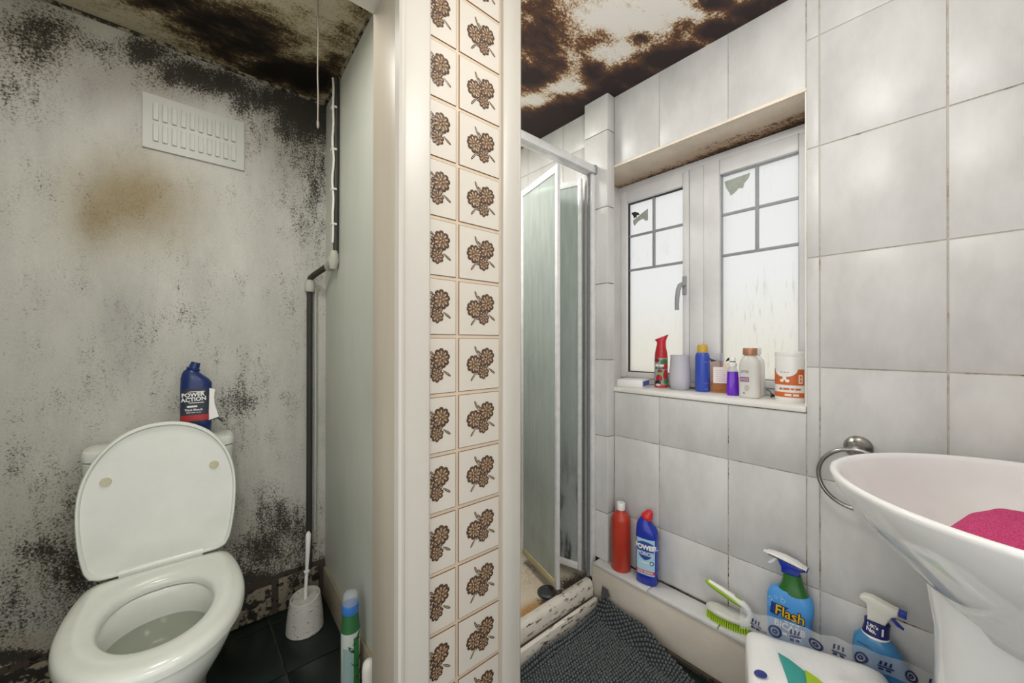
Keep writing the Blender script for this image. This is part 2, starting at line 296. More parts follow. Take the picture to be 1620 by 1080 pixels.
def text_geo(body, size, bold=0.0):
    key = (body, size, bold)
    if key in _txt: return _txt[key]
    c = bpy.data.curves.new('lettering', 'FONT'); c.body = body; c.size = size; c.align_x = 'CENTER'; c.align_y = 'CENTER'; c.offset = bold; c.resolution_u = 3
    o = bpy.data.objects.new('lettering', c); COL.objects.link(o)
    dg = bpy.context.evaluated_depsgraph_get(); dg.update()
    me = bpy.data.meshes.new_from_object(o.evaluated_get(dg))
    bm = bmesh.new(); bm.from_mesh(me); bmesh.ops.triangulate(bm, faces=bm.faces[:])
    bmesh.ops.subdivide_edges(bm, edges=[e for e in bm.edges if e.calc_length() > size * 0.35], cuts=1, use_grid_fill=False)
    bmesh.ops.triangulate(bm, faces=bm.faces[:]); bm.verts.index_update()
    out = ([(v.co.x, v.co.y) for v in bm.verts], [tuple(v.index for v in f.verts) for f in bm.faces]); bm.free()
    bpy.data.objects.remove(o); bpy.data.curves.remove(c); bpy.data.meshes.remove(me); _txt[key] = out; return out
def lettering(parent, body, size, surf, cx, cz, mat, rot=0.0, eps=0.0011, bold=0.0, sx=1.0, arch=0.0, name='lettering'):
    vs, fs = text_geo(body, size, bold); c, s = math.cos(rot), math.sin(rot); out = []
    for x, y in vs:
        x *= sx; y += arch * x * x; out.append(surf(cx + x * c - y * s, cz + x * s + y * c, eps))
    return MB().add(out, fs).build(name, mat, parent, smooth=0, recalc=False)
def paint(name, col, rough=0.4): 
    if name not in M: M[name] = plain(name, col, rough, var=0.02)
    return M[name]
def dens(blobs, u, w):
    p = 0.0; n = 0.0
    for a, b, i0, i1, i2, i3, amp in blobs:
        du, dw = u - a, w - b; x = i0 * du + i1 * dw; y = i2 * du + i3 * dw; e = x * x + y * y
        if e < 5:
            g = amp * math.exp(-e * 0.85)
            if amp > 0: p = max(p, g) + 0.18 * min(p, g)
            else: n += g
    return max(0.0, p + n)
def masked_grid(mb, org, u, w, nu, nw, fn, name, mats):
    """a finely divided face carrying the damp record, on top of the shapes already in mb"""
    o = len(mb.v); org, u, w = Vector(org), Vector(u), Vector(w)
    vs = [org + u * (i / nu) + w * (j / nw) for j in range(nw + 1) for i in range(nu + 1)]
    fs = [(j * (nu + 1) + i, j * (nu + 1) + i + 1, (j + 1) * (nu + 1) + i + 1, (j + 1) * (nu + 1) + i) for j in range(nw) for i in range(nu)]
    mb.add(vs, fs); me = mb.mesh(name, mats, 0, recalc=False)
    at = me.color_attributes.new('mask', 'FLOAT_COLOR', 'POINT'); flat = []
    for k, p in enumerate(mb.v): flat += ([*fn(Vector(p)), 1.0] if k >= o else [0, 0, 0, 1.0])
    at.data.foreach_set('color', flat); return link(name, me)

def bars(parent, surf, cx, cz, w, h, mat, n=4, seed=1, eps=.0011, up=False):
    """print too small to read in the photograph: a row of word-long strokes"""
    rb_ = random.Random(seed); k = [rb_.uniform(.6, 1.4) for _ in range(n)]; tot = sum(k) + .25 * (n - 1); x = -w / 2; m = MB()
    for q in k:
        l = q / tot * w
        a = patch(surf, [(cz + x, cx - h / 2, cx + h / 2), (cz + x + l, cx - h / 2, cx + h / 2)] if up else [(cz - h / 2, cx + x, cx + x + l), (cz + h / 2, cx + x, cx + x + l)], 4, eps); m.add(a.v, a.f); x += l + .25 / tot * w
    o = m.build('small_print', mat, parent, smooth=0, recalc=False); o['kind'] = 'stuff'; return o
# ---------------------------------------------------------------- the room
XW, YB, YP, ZC = 1.4428, 1.87, 0.89, 2.205
WX0, WX1 = -0.62, XW
OY0, OY1, OZ0, OZ1 = 0.298, 1.105, 0.936, 1.905        # window opening in the right wall
# floor
f = struct('floor', MB().box((-1.2, -1.6, -0.08), (1.75, 2.0, -0.006)), M['floor_grout'])
G = {}
tile_me = MB().box((0.002, 0.002, -0.010), (0.298, 0.298, 0.0), 0.0015).mesh('floor_tile', M['dark_tile'])
for i in range(-3, 1):
    for j in range(-2, 2):
        x, y = 0.285 + 0.3 * i, 1.5 + 0.3 * j
        if j == 1:
            if 'fb' not in G: G['fb'] = MB().box((0.002, 0.002, -0.010), (0.298, 0.078, 0.0), 0.0015).mesh('floor_tile', M['dark_tile'])
            link('tile', tile_me if y + 0.3 < YB else tile_me, f, (x, y, 0))
        else: link('tile', tile_me, f, (x, y, 0))
for i in range(4):
    for j in range(3): link('tile', tile_me, f, (0.16 + 0.3 * i, 0.0 + 0.3 * j, 0))
# back wall of the toilet closet: mouldy plaster
def wall_mask(p): return (dens(BM, p.x, p.z) + 0.11, 1.25 * dens(BS, p.x, p.z), 1.2 * dens(BG, p.x, p.z))
mb = MB().box((WX0 - 0.1, YB + 0.002, 0), (1.55, YB + 0.1, ZC))
wb_ = masked_grid(mb, (WX0, YB, 0), (0.51 - WX0, 0, 0), (0, 0, ZC), 76, 148, wall_mask, 'wall_back', M['wc_wall']); wb_['kind'] = 'structure'
# ceiling
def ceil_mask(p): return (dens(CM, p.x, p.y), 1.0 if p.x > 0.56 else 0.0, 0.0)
mb = MB().box((-1.0, -0.38, ZC + 0.002), (1.75, 2.0, ZC + 0.08))
ce = masked_grid(mb, (WX0, -0.38, ZC), (0, YB + 0.38, 0), (XW + 0.02 - WX0, 0, 0), 112, 104, ceil_mask, 'ceiling', M['ceiling']); ce['kind'] = 'structure'
# coving bead between ceiling and closet walls
struct('trim_1', MB().tube([(WX0, YB - 0.004, ZC - 0.004), (0.5, YB - 0.004, ZC - 0.004)], 0.007, 8).tube([(0.503, YB - 0.002, ZC - 0.004), (0.47, 1.036, ZC - 0.004)], 0.008, 8), M['skirt_tile'], 'rough plaster bead along the closet ceiling')
# left wall of the closet, its front wall with the door opening (Y .905-1.035), wall behind the basin
struct('wall_left', MB().box((WX0 - 0.1, 0.905, 0), (WX0, YB, ZC)), M['wc_side'])
struct('wall_front', MB().box((WX0 - 0.1, 0.905, 0), (-0.40, 1.035, ZC)).box((-0.40, 0.905, 2.02), (0.40, 1.035, ZC)), M['cream_paint'])
struct('wall_near', MB().box((0.66, -0.38, 0), (1.55, -0.28, ZC)), M['tile'])
# partition between closet and shower, skewed like the photograph's
SK = lambda y: 0.466 + (y - 1.035) * (0.041 / 0.835)
pt = struct('wall_partition', MB().prism([(SK(1.03), 1.03), (SK(YB), YB), (0.62, YB), (0.62, 1.03)], 0, ZC, 'z'), M['wc_side'])
# the tiled pillar that ends the partition
M['grout_peach'] = speckled('peach_grout', 'd9c8b0', 'a58a6c', 0.3, 60, 0.8, 0.06, 0.1)
pl = struct('wall_pillar', MB().box((0.42, 0.896, 0), (0.80, 1.035, ZC), 0.002), M['grout_peach'])
M['flower_tile'] = speckled('speckled_cream_tile', 'd8d1c5', 'b7a48e', 0.50, 230, 0.28, 0.03, 0.10)
M['tile_edge'] = speckled('brown_tile_edge', '7a4f2c', 'd0b592', 0.35, 70, 0.4, 0.1, 0.05)
M['petal_dark'] = speckled('brown_glaze', '5c4434', '98806a', 0.35, 140, 0.22, 0.2, 0.2)
M['petal_light'] = speckled('tan_glaze', 'bfa98f', '6c4c34', 0.45, 160, 0.25, 0.15, 0.2)
TW, TH = 0.1515, 0.1557
tb = MB(); g = 0.0046; e = 0.0013
x0, x1, z0, z1 = g, TW - g, g, TH - g
tb.add([(x0, -0.0024, z0), (x1, -0.0024, z0), (x1, -0.0024, z1), (x0, -0.0024, z1), (x0 + e, -0.0032, z0 + e), (x1 - e, -0.0032, z0 + e), (x1 - e, -0.0032, z1 - e), (x0 + e, -0.0032, z1 - e),
        (x0, 0, z0), (x1, 0, z0), (x1, 0, z1), (x0, 0, z1)],
       [(0, 1, 5, 4), (1, 2, 6, 5), (2, 3, 7, 6), (3, 0, 4, 7), (8, 9, 1, 0), (9, 10, 2, 1), (10, 11, 3, 2), (11, 8, 0, 3)], 1)
tb.add([tb.v[4], tb.v[5], tb.v[6], tb.v[7]], [(0, 1, 2, 3)], 0)
flower_tile_me = tb.mesh('tile', [M['flower_tile'], M['tile_edge']], 0)
fm = MB(); rg = random.Random(3)
def petal(cx, cz, ang, r0, r1, w, y, mi):
    c, s = math.cos(ang), math.sin(ang); vs = [((cx + c * (r0 + r1) / 2), y - 0.0009, cz + s * (r0 + r1) / 2)]
    for k in range(10):
        t = 2 * math.pi * k / 10; u = (r0 + r1) / 2 + (r1 - r0) / 2 * math.cos(t); v = w * math.sin(t) * (0.75 + 0.25 * math.cos(t))
        vs.append((cx + c * u - s * v, y, cz + s * u + c * v))
    fm.add(vs, [(0, 1 + k, 1 + (k + 1) % 10) for k in range(10)], mi)
for fx, fz, rad, n in ((0.37, 0.50, 0.165, 10), (0.665, 0.625, 0.17, 9), (0.585, 0.345, 0.125, 8)):
    cx, cz, rad = fx * TW, fz * TH, rad * TW * 1.06
    fm.add([(cx + rad * .86 * math.cos(k * .3142), -0.0036, cz + rad * .86 * math.sin(k * .3142)) for k in range(20)], [tuple(range(20))], 2)
    for k in range(n):
        a = 2 * math.pi * (k + rg.random() * 0.3) / n
        petal(cx, cz, a, rad * 0.46, rad, rad * 0.33, -0.0040, 0)
        petal(cx, cz, a, rad * 0.36, rad * 0.80, rad * 0.11, -0.0046, 1)
    for k in range(6): petal(cx, cz, k * 1.05, rad * 0.05, rad * 0.3, rad * 0.09, -0.0044, 0 if k % 2 else 1)
for fx, fz, r in ((0.5, 0.55, .05), (0.53, 0.44, .045), (0.45, 0.4, .05), (0.5, 0.67, .045), (0.66, 0.44, .04), (0.57, 0.5, .04), (0.44, 0.33, .035), (0.48, 0.48, .03)):
    petal(fx * TW, fz * TH, 0.6, -r * TW, r * TW, r * TW * 0.8, -0.0040, 0); petal(fx * TW, fz * TH, 0.6, -r * TW * .5, r * TW * .5, r * TW * 0.35, -0.0046, 1)
for (ax, az), (bx, bz) in (((0.46, 0.66), (0.38, 0.83)), ((0.42, 0.36), (0.29, 0.20)), ((0.70, 0.42), (0.86, 0.31)), ((0.52, 0.70), (0.44, 0.74))):
    L = math.hypot((bx - ax) * TW, (bz - az) * TH); petal(ax * TW, az * TH, math.atan2((bz - az) * TH, (bx - ax) * TW), 0, L, 0.0042, -0.0039, 0)
    petal(ax * TW, az * TH, math.atan2((bz - az) * TH, (bx - ax) * TW), 0, L * .9, 0.0014, -0.0045, 1)
M['petal_mid'] = speckled('mid_brown_glaze', '86694f', '5f4430', 0.5, 150, 0.25, 0.15, 0.15)
motif_me = fm.mesh('flower_motif', [M['petal_dark'], M['petal_light'], M['petal_mid']], 0, recalc=False)
for c in (0, 1):
    for k in range(-12, 3):
        zb = 1.925 - TH + TH * k
        if zb < -0.06 or zb + TH > ZC + 0.05: continue
        t_ = link('tile', flower_tile_me, pl, (0.4265 + TW * c, 0.8965, max(zb, 0.0))); link('flower_motif', motif_me, t_)
# door casing on the left of the pillar and cream moulding on its right
struct('trim_2', MB().prism([(0.399, 0.872), (0.405, 0.868), (0.412, 0.869), (0.416, 0.875), (0.420, 0.874), (0.480, 0.872), (0.486, 0.877), (0.488, 0.8955), (0.399, 0.8955)], 0, ZC, 'z'), M['cream_paint'], 'white moulded door casing beside the flowered tiles')
struct('trim_3', MB().box((0.4, 0.8956, 0), (0.419, 1.037, ZC), 0.0015), M['jamb_paint'], 'beige painted door jamb in shade')
struct('trim_4', MB().prism([(0.732, 0.8955), (0.7325, 0.884), (0.737, 0.880), (0.768, 0.878), (0.790, 0.880), (0.793, 0.884), (0.799, 0.883), (0.806, 0.887), (0.8075, 0.91), (0.8075, 1.037), (0.8015, 1.037), (0.8015, 0.8955)], 0, ZC, 'z'), M['cream_paint'], 'cream wooden strip down the shower side of the pillar')
# right wall (window wall): grout backing round the opening, tiles one by one
BK = XW + 0.0022
wr = MB().box((BK, -0.38, 0), (1.72, OY0, ZC)).box((BK, OY1, 0), (1.72, 2.0, ZC)).box((BK, OY0, 0), (1.72, OY1, OZ0 - 0.02)).box((BK, OY0, OZ1), (1.72, OY1, ZC))
wr = struct('wall_right', wr, M['grout'])
CY, RZ = [0.2658 + 0.2527 * k for k in range(-3, 8)], [1.0564 + 0.33 * k for k in range(-4, 5)]
def tiles_x(parent, xf, xb, ya, yb, za, zb, hole=None, cols=CY, rows=RZ, gap=0.0017):
    """bevelled wall tiles facing -X, cut to the area and round the hole"""
    for i in range(len(cols) - 1):
        for j in range(len(rows) - 1):
            y0, y1, z0, z1 = max(cols[i], ya), min(cols[i + 1], yb), max(rows[j], za), min(rows[j + 1], zb)
            if y1 - y0 < 0.012 or z1 - z0 < 0.012: continue
            rs = [(y0, y1, z0, z1)]
            if hole:
                a, b, c, d = hole
                if y0 < b and y1 > a and z0 < d and z1 > c:
                    rs = [r for r in ((y0, min(y1, a), z0, z1), (max(y0, b), y1, z0, z1), (max(y0, a), min(y1, b), z0, min(z1, c)), (max(y0, a), min(y1, b), max(z0, d), z1)) if r[1] - r[0] > 0.012 and r[3] - r[2] > 0.012]
            for (p, q, r, s) in rs:
                j1, j2 = random.uniform(-.0006, .0006), random.uniform(-.0006, .0006)
                MB().box((xf + j1, p + gap, r + gap), (xb, q - gap, s - gap), 0.0012).build('tile', M['tile'], parent)
tiles_x(wr, XW, BK + 0.001, -0.279, OY0, 0.192, ZC)
tiles_x(wr, XW, BK + 0.001, OY0, 0.979, 0.192, OZ0 - 0.02)
tiles_x(wr, XW, BK + 0.001, OY0, 0.979, OZ1, ZC, rows=[1.0, 3.0])
tiles_x(wr, XW, BK + 0.001, OY1, 1.87, 0.07, ZC, None, [1.105, 1.2766, 1.5293, 1.782, 2.0])
# pier between window and shower
pr = struct('wall_pier', MB().box((1.399, 0.985, 0.08), (BK, 1.105, ZC)), M['grout'], 'narrow tiled pier between window and shower')
tiles_x(pr, 1.393, 1.3995, 0.979, 1.105, 0.19, ZC, None, [0.9, 1.2])
for j in range(len(RZ) - 1):
    z0, z1 = max(RZ[j], 0.19), min(RZ[j + 1], ZC)
    if z1 - z0 > 0.02: MB().box((1.3945, 0.979, z0 + .002), (XW - 0.001, 0.986, z1 - .002), 0.001).build('tile', M['tile'], pr)
# soffit, reveals and sill of the window recess
M['soffit'] = mould_wall('peeling_soffit_plaster', 'f2e5d4', 'b08a62', '9b8878', '3a2b20', '8a6544', False)
def soffit_mask(p):
    k = (p.x - XW) / 0.200; r = (OY1 - p.y) / 0.807
    return (0.9 * max(0, (k - .55) / .45) ** 1.1 * (.65 + .5 * r) + .5 * math.exp(-((k - .45 - .25 * r) / .12) ** 2) * r, 1.0 * max(0, (k - .2) / .8) * (.5 + .8 * r), .25 * k)
so = masked_grid(MB().box((XW + 0.001, OY0, OZ1 - 0.0075), (1.70, OY1, OZ1 + 0.002)), (XW + 0.001, OY0, OZ1 - 0.008), (0.257, 0, 0), (0, OY1 - OY0, 0), 30, 70, soffit_mask, 'trim_5', M['soffit'])
so['kind'] = 'structure'; so['label'] = 'stained peeling soffit over the window'
struct('trim_6', MB().box((XW + 0.004, OY0 - 0.002, OZ0), (1.70, OY0 + 0.004, OZ1 - 0.008)).box((XW + 0.004, OY1 - 0.004, OZ0), (1.70, OY1 + 0.002, OZ1 - 0.008)), M['sill'], 'white window reveal')
struct('trim_7', MB().box((XW - 0.004, OY0 + 0.001, OZ0 - 0.018), (1.70, OY1 - 0.001, OZ0), 0.003), M['sill'], 'white window sill holding toiletries')
# ledge along the bottom of the right wall
lg = struct('trim_8', MB().box((1.357, -0.279, 0), (XW + 0.004, 1.035, 0.178), 0.004), M['ledge_paint'], 'low cream boxed ledge along the tiled wall')
for i in range(-2, 4):
    y0, y1 = max(-0.278, 0.2658 + 0.2527 * i - 0.0), min(1.03, 0.2658 + 0.2527 * (i + 1))
    if y1 - y0 > 0.02: MB().box((1.352, y0 + .0018, 0.176), (XW - 0.004, y1 - .0018, 0.19), 0.003).build('tile', M['tile'], lg)
struct('trim_9', MB().tube([(XW - 0.004, -0.27, 0.190), (XW - 0.004, 0.978, 0.190)], 0.0035, 6), M['mould_joint'], 'mouldy sealant line above the ledge')
struct('trim_10', MB().box((1.343, 0.25, 0.0), (1.3565, 0.97, 0.012)).box((1.335, 0.93, 0.0), (1.3565, 1.03, 0.022)), M['mould_joint'], 'black mould at the foot of the ledge')
# skirting of the closet
sk = struct('baseboard_back', MB().box((WX0, YB - 0.006, 0), (0.505, YB + 0.001, 0.158)), M['mould_joint'], 'tiled skirting, blackened by mould')
for i in range(6):
    x0 = -0.60 + 0.18 * i + 0.01
    if x0 < 0.46: MB().box((x0 + .012, YB - 0.017, 0.004), (min(x0 + .168, 0.492), YB - 0.005, 0.128 + 0.012 * (i % 2)), 0.004).build('tile', M['skirt_tile'], sk)
struct('baseboard_right', MB().prism([(SK(1.038) - .011, 1.038), (SK(1.852) - .011, 1.852), (SK(1.852) + .002, 1.852), (SK(1.038) + .002, 1.038)], 0, 0.13, 'z', 0.002), M['skirt_paint'], 'beige skirting beside the toilet brush')
# shower: tray and its far walls
TR = speckled('stained_shower_tray', 'd3cabb', '7d6238', 0.28, 12, 0.35, 0.1, 0.1); M['tray'] = TR
struct('wall_shower', MB().box((0.62, YB - 0.02, 0.07), (XW, YB - 0.0005, ZC), 0.001), M['tile'], 'white tiled back wall of the shower')
# ---------------------------------------------------------------- window
def glass_mat():
    t = NT('obscured_wet_glass'); v = t.coord('Object'); vs = t.coord('Object', (1, 1, 0.12))
    st = t.noise(vs, 90, 4, 0.7); fr = t.noise(v, 260, 3, 0.7); s2 = t.new('SeparateXYZ'); t.t.links.new(v, s2.inputs[0])
    lowz = t.step(s2.outputs[2], 1.45, 0.95)
    side = t.step(t.noise(v, 5, 3), 0.45, 0.62)
    w = t.math('MULTIPLY', t.step(st, 0.56, 0.70), t.math('ADD', t.math('MULTIPLY', lowz, 0.5), t.math('MULTIPLY', side, 0.5)))
    w = t.math('ADD', w, t.math('MULTIPLY', t.math('MULTIPLY', t.step(fr, 0.55, 0.7), lowz), 0.5))
    col = t.mix(t.math('MULTIPLY', lowz, 0.75), (0.775, 0.78, 0.78, 1), (0.725, 0.70, 0.635, 1))
    col = t.mix(t.math('MULTIPLY', w, 0.85), col, (0.52, 0.50, 0.46, 1))
    tr = t.new('BsdfTranslucent', Color=col); tp = t.new('BsdfTransparent', Color=col); gl = t.new('BsdfGlossy', Roughness=0.25)
    m1 = t.new('MixShader', Fac=0.35); t.t.links.new(tr.outputs[0], m1.inputs[1]); t.t.links.new(tp.outputs[0], m1.inputs[2])
    m2 = t.new('MixShader', Fac=0.05); t.t.links.new(m1.outputs[0], m2.inputs[1]); t.t.links.new(gl.outputs[0], m2.inputs[2])
    t.t.links.new(m2.outputs[0], t.out.inputs[0]); return t.m
M['pane'] = glass_mat()
M['sticker_grey'] = plain('greyed_sticker', 'a9b0a6', 0.7, var=0.1, scale=40)
M['sticker_dark'] = plain('dark_torn_sticker', '3a312d', 0.7, var=0.2, scale=60)
wf = MB()
for a, b in (((1.650, 1.080, 0.937), (1.70, 1.104, 1.896)), ((1.650, 0.300, 0.937), (1.70, 0.325, 1.896)), ((1.650, 0.325, 1.866), (1.70, 1.080, 1.896)), ((1.650, 0.325, 0.937), (1.70, 1.080, 0.962)), ((1.646, 0.686, 0.962), (1.70, 0.744, 1.866))):
    wf.box(a, b, 0.004)
win = struct('window_1', wf, M['upvc'], 'white plastic casement window with frosted panes')
def sash(ya, yb, ga, gb, gz0, gz1, bars_z, bar_y, lab):
    z0, z1 = 0.963, 1.865; xa, xb = 1.640, 1.690; m = MB()
    for a, b in (((xa, ya, z0), (xb, ga, z1)), ((xa, gb, z0), (xb, yb, z1)), ((xa, ga, gz1), (xb, gb, z1)), ((xa, ga, z0), (xb, gb, gz0))): m.box(a, b, 0.005)
    # sloping bead round the glass
    s = m.build('sash', M['upvc'], win, label=lab)
    b = MB(); w = 0.004
    for a, c in (((1.656, ga, gz0), (1.668, ga + w, gz1)), ((1.656, gb - w, gz0), (1.668, gb, gz1)), ((1.656, ga, gz1 - w), (1.668, gb, gz1)), ((1.656, ga, gz0), (1.668, gb, gz0 + w))): b.box(a, c)
    b.build('glazing_seal', M['seal'] if yb > 0.9 else M['bead'], s)
    MB().box((1.668, ga + .001, gz0 + .001), (1.674, gb - .001, gz1 - .001)).build('pane', M['pane'], s)
    for z in bars_z: MB().box((1.657, ga + w, z - .0055), (1.667, gb - w, z + .0055), 0.002).build('glazing_bar', M['bead'], s)
    MB().box((1.6565, bar_y - .006, bars_z[-1]), (1.6675, bar_y + .006, gz1 - w), 0.002).build('glazing_bar', M['bead'], s)
    return s
s1 = sash(0.745, 1.079, 0.772, 1.045, 0.990, 1.804, (1.644, 1.480), 0.914, 'opening casement on the shower side')
s2 = sash(0.326, 0.685, 0.361, 0.622, 0.990, 1.804, (1.644, 1.480), 0.495, 'fixed casement on the basin side')
def ragged(pts, x, name, mat, par):
    MB().prism(pts, x, x + 0.0008, 'x').build(name, mat, par, smooth=0)
ragged([(1.035, 1.76), (1.016, 1.762), (0.997, 1.752), (0.990, 1.742), (1.000, 1.740), (1.004, 1.745), (1.008, 1.730), (1.015, 1.736), (1.020, 1.728), (1.024, 1.742)], 1.6662, 'torn_sticker', M['sticker_dark'], s1)
ragged([(1.026, 1.722), (1.000, 1.733), (0.985, 1.742), (0.965, 1.752), (0.948, 1.758), (0.948, 1.704), (0.962, 1.706), (0.972, 1.718), (0.996, 1.712), (1.010, 1.700), (1.018, 1.694), (1.024, 1.708)], 1.6662, 'torn_sticker', M['sticker_grey'], s1)
ragged([(0.612, 1.780), (0.570, 1.783), (0.548, 1.784), (0.520, 1.786), (0.524, 1.768), (0.540, 1.752), (0.545, 1.733), (0.560, 1.738), (0.572, 1.726), (0.590, 1.716), (0.594, 1.730), (0.606, 1.752)], 1.6662, 'torn_sticker', M['sticker_grey'], s2)
hb = MB().box((1.632, 0.752, 1.335), (1.6405, 0.770, 1.415), 0.003)
hb.tube([(1.636, 0.760, 1.378), (1.612, 0.760, 1.378), (1.598, 0.762, 1.372), (1.590, 0.766, 1.352), (1.587, 0.769, 1.320), (1.588, 0.771, 1.285), (1.590, 0.771, 1.268)], [.009, .009, .0095, .0095, .009, .0085, .0085], 12)
hb.build('handle', M['bead'], win, label='grey casement handle')

# ---------------------------------------------------------------- shower tray and bifold door
def tray_mask(p):
    return (dens([(1.16, 1.10, 18, 0, 0, 25, .9), (1.33, 1.10, 9, 0, 0, 16, 1.2), (1.0, 1.08, 6, 0, 0, 30, .5), (1.25, 1.30, 10, 0, 0, 8, .4)], p.x, p.y), dens([(1.06, 1.10, 14, 0, 0, 24, 1.3), (0.95, 1.09, 8, 0, 0, 30, .7), (1.2, 1.2, 7, 0, 0, 7, .3)], p.x, p.y), 0.0)
M['tray_floor'] = mould_wall('rust_stained_tray', 'd6cebd', 'a97a35', '9a9488', '2b241e', '5f4a30', False)
tr = thing('shower_tray', 'cream shower tray with a rust stained raised front lip', 'shower tray', (0, 0, 0))
mb = MB().box((0.63, 1.068, 0.0), (XW - 0.001, YB - 0.022, 0.068))
o = masked_grid(mb, (0.63, 1.068, 0.070), (XW - 0.631, 0, 0), (0, YB - 0.022 - 1.068, 0), 50, 50, tray_mask, 'tray_floor', M['tray_floor']); o.parent = tr
lip = MB().prism([(1.022, 0.0), (1.022, 0.085), (1.026, 0.100), (1.036, 0.110), (1.052, 0.112), (1.062, 0.108), (1.067, 0.098), (1.067, 0.0)], 0.64, 1.349, 'x')
lip.build('front_lip', M['lip'] if 'lip' in M else M.setdefault('lip', speckled('grimy_threshold', 'dcd6ca', '4a3e32', 0.85, 36, 0.4, 0.14, 0.15, (0.6, 2, 2))), tr)
MB().box((0.65, 1.003, 0.0), (1.342, 1.0215, 0.05), 0.003).build('sealant_strip', M['mould_joint'], tr, label='black mouldy sealant')
MB().box((0.65, 0.984, 0.0), (1.334, 1.0025, 0.062), 0.005).build('edge_strip', M['lip'], tr, label='flaking white edging')
MB().lathe([(.043, 0), (.043, .008), (.036, .014), (.026, .014), (.022, .010), (.012, .012), (.001, .013)], 28, (1.186, 1.135, 0.070)).build('drain_cover', paint('dark_drain', '3d3f40', 0.35), tr, label='dark grey round drain cover')
def shower_glass(name, lo, dirt, amt):
    t = NT(name); v = t.coord('Object'); vs = t.coord('Object', (1, 1, 0.15)); n = t.noise(vs, 30, 5, 0.65); n2 = t.noise(v, 5, 4)
    z = t.new('SeparateXYZ'); t.t.links.new(v, z.inputs[0])
    grime = t.math('MULTIPLY', t.step(z.outputs[2], lo, 0.15), t.step(t.math('ADD', t.math('MULTIPLY', n, 0.5), t.math('MULTIPLY', n2, 0.5)), 0.44, 0.60))
    c = t.mix(n, hx('cad1cc'), hx('e2e7e4')); c = t.mix(t.math('MULTIPLY', grime, amt), c, hx(dirt))
    t.set(t.b.inputs['Base Color'], c); t.b.inputs['Roughness'].default_value = 0.22
    tp = t.new('BsdfTransparent', Color=hx('d2ddd7')); tl = t.new('BsdfTranslucent', Color=c)
    a = t.new('MixShader', Fac=0.35); t.t.links.new(t.b.outputs[0], a.inputs[1]); t.t.links.new(tl.outputs[0], a.inputs[2])
    f = t.math('MULTIPLY', t.math('SUBTRACT', 0.48, t.math('MULTIPLY', n, 0.30)), t.math('SUBTRACT', 1.0, t.math('MULTIPLY', grime, amt)))
    m = t.new('MixShader', Fac=f); t.t.links.new(a.outputs[0], m.inputs[1]); t.t.links.new(tp.outputs[0], m.inputs[2])
    t.t.links.new(m.outputs[0], t.out.inputs[0]); return t.m
M['shower_glass'] = shower_glass('misted_shower_glass', 0.85, '8a8a6c', 0.55); M['shower_glass_dirty'] = shower_glass('mould_streaked_shower_glass', 1.0, '2a2620', 0.95)
sd = thing('shower_door', 'bifold shower door of misted greenish glass folded inwards under a silver rail', 'shower door', (0, 0, 0))
rail = MB().prism([(1.038, 1.876), (1.044, 1.872), (1.076, 1.872), (1.082, 1.876), (1.084, 1.900), (1.078, 1.910), (1.060, 1.914), (1.042, 1.909), (1.037, 1.898)], 0.64, 1.386, 'x', 0.001).build('top_rail', M['alu'], sd)
MB().prism([(1.034, 1.870), (1.048, 1.866), (1.074, 1.866), (1.087, 1.872), (1.089, 1.902), (1.080, 1.914), (1.060, 1.919), (1.039, 1.913), (1.032, 1.899)], 1.386, 1.3925, 'x', 0.001).build('end_cap', paint('grey_cap', '8d9092'), rail)
MB().box((1.364, 1.040, 0.113), (1.3915, 1.052, 1.868), 0.002).box((1.378, 1.052, 0.113), (1.3915, 1.086, 1.868), 0.002).build('wall_jamb', M['alu'], sd)
MB().box((1.352, 1.050, 0.113), (1.3635, 1.060, 1.868), 0.002).build('jamb_seal', paint('grey_rubber', '77797a'), sd)
def door_panel(p, q, lab, bottom, glass, za=0.120, zb=1.862):
    d = Vector((q[0] - p[0], q[1] - p[1], 0)); L = d.length; ang = math.atan2(d.y, d.x)
    m = MB().box((0, -.008, za), (0.018, .008, zb), 0.002).box((L - .018, -.008, za), (L, .008, zb), 0.002).box((0.018, -.007, zb - .030), (L - .018, .007, zb), 0.002)
    o = m.build('door_panel', M['alu'], sd, (p[0], p[1], 0), (0, 0, ang), label=lab)
    MB().box((0.018, -.008, za), (L - .018, .008, za + .030), 0.002).build('bottom_rail', bottom, o)
    MB().box((0.017, -.0025, za + .029), (L - .017, .0025, zb - .029)).build('glass_pane', glass, o)
    return o
door_panel((1.360, 1.092), (1.283, 1.378), 'hinged half of the folded door', M['alu_white'], M['shower_glass_dirty'])
pb = door_panel((1.178, 1.066), (1.262, 1.378), 'leading half of the folded door, rail yellowed', M['alu_old'], M['shower_glass'])
MB().box((-0.012, -.012, 0.0735), (0.022, .012, 0.1195), 0.003).build('pivot_block', M['mould_joint'], pb)

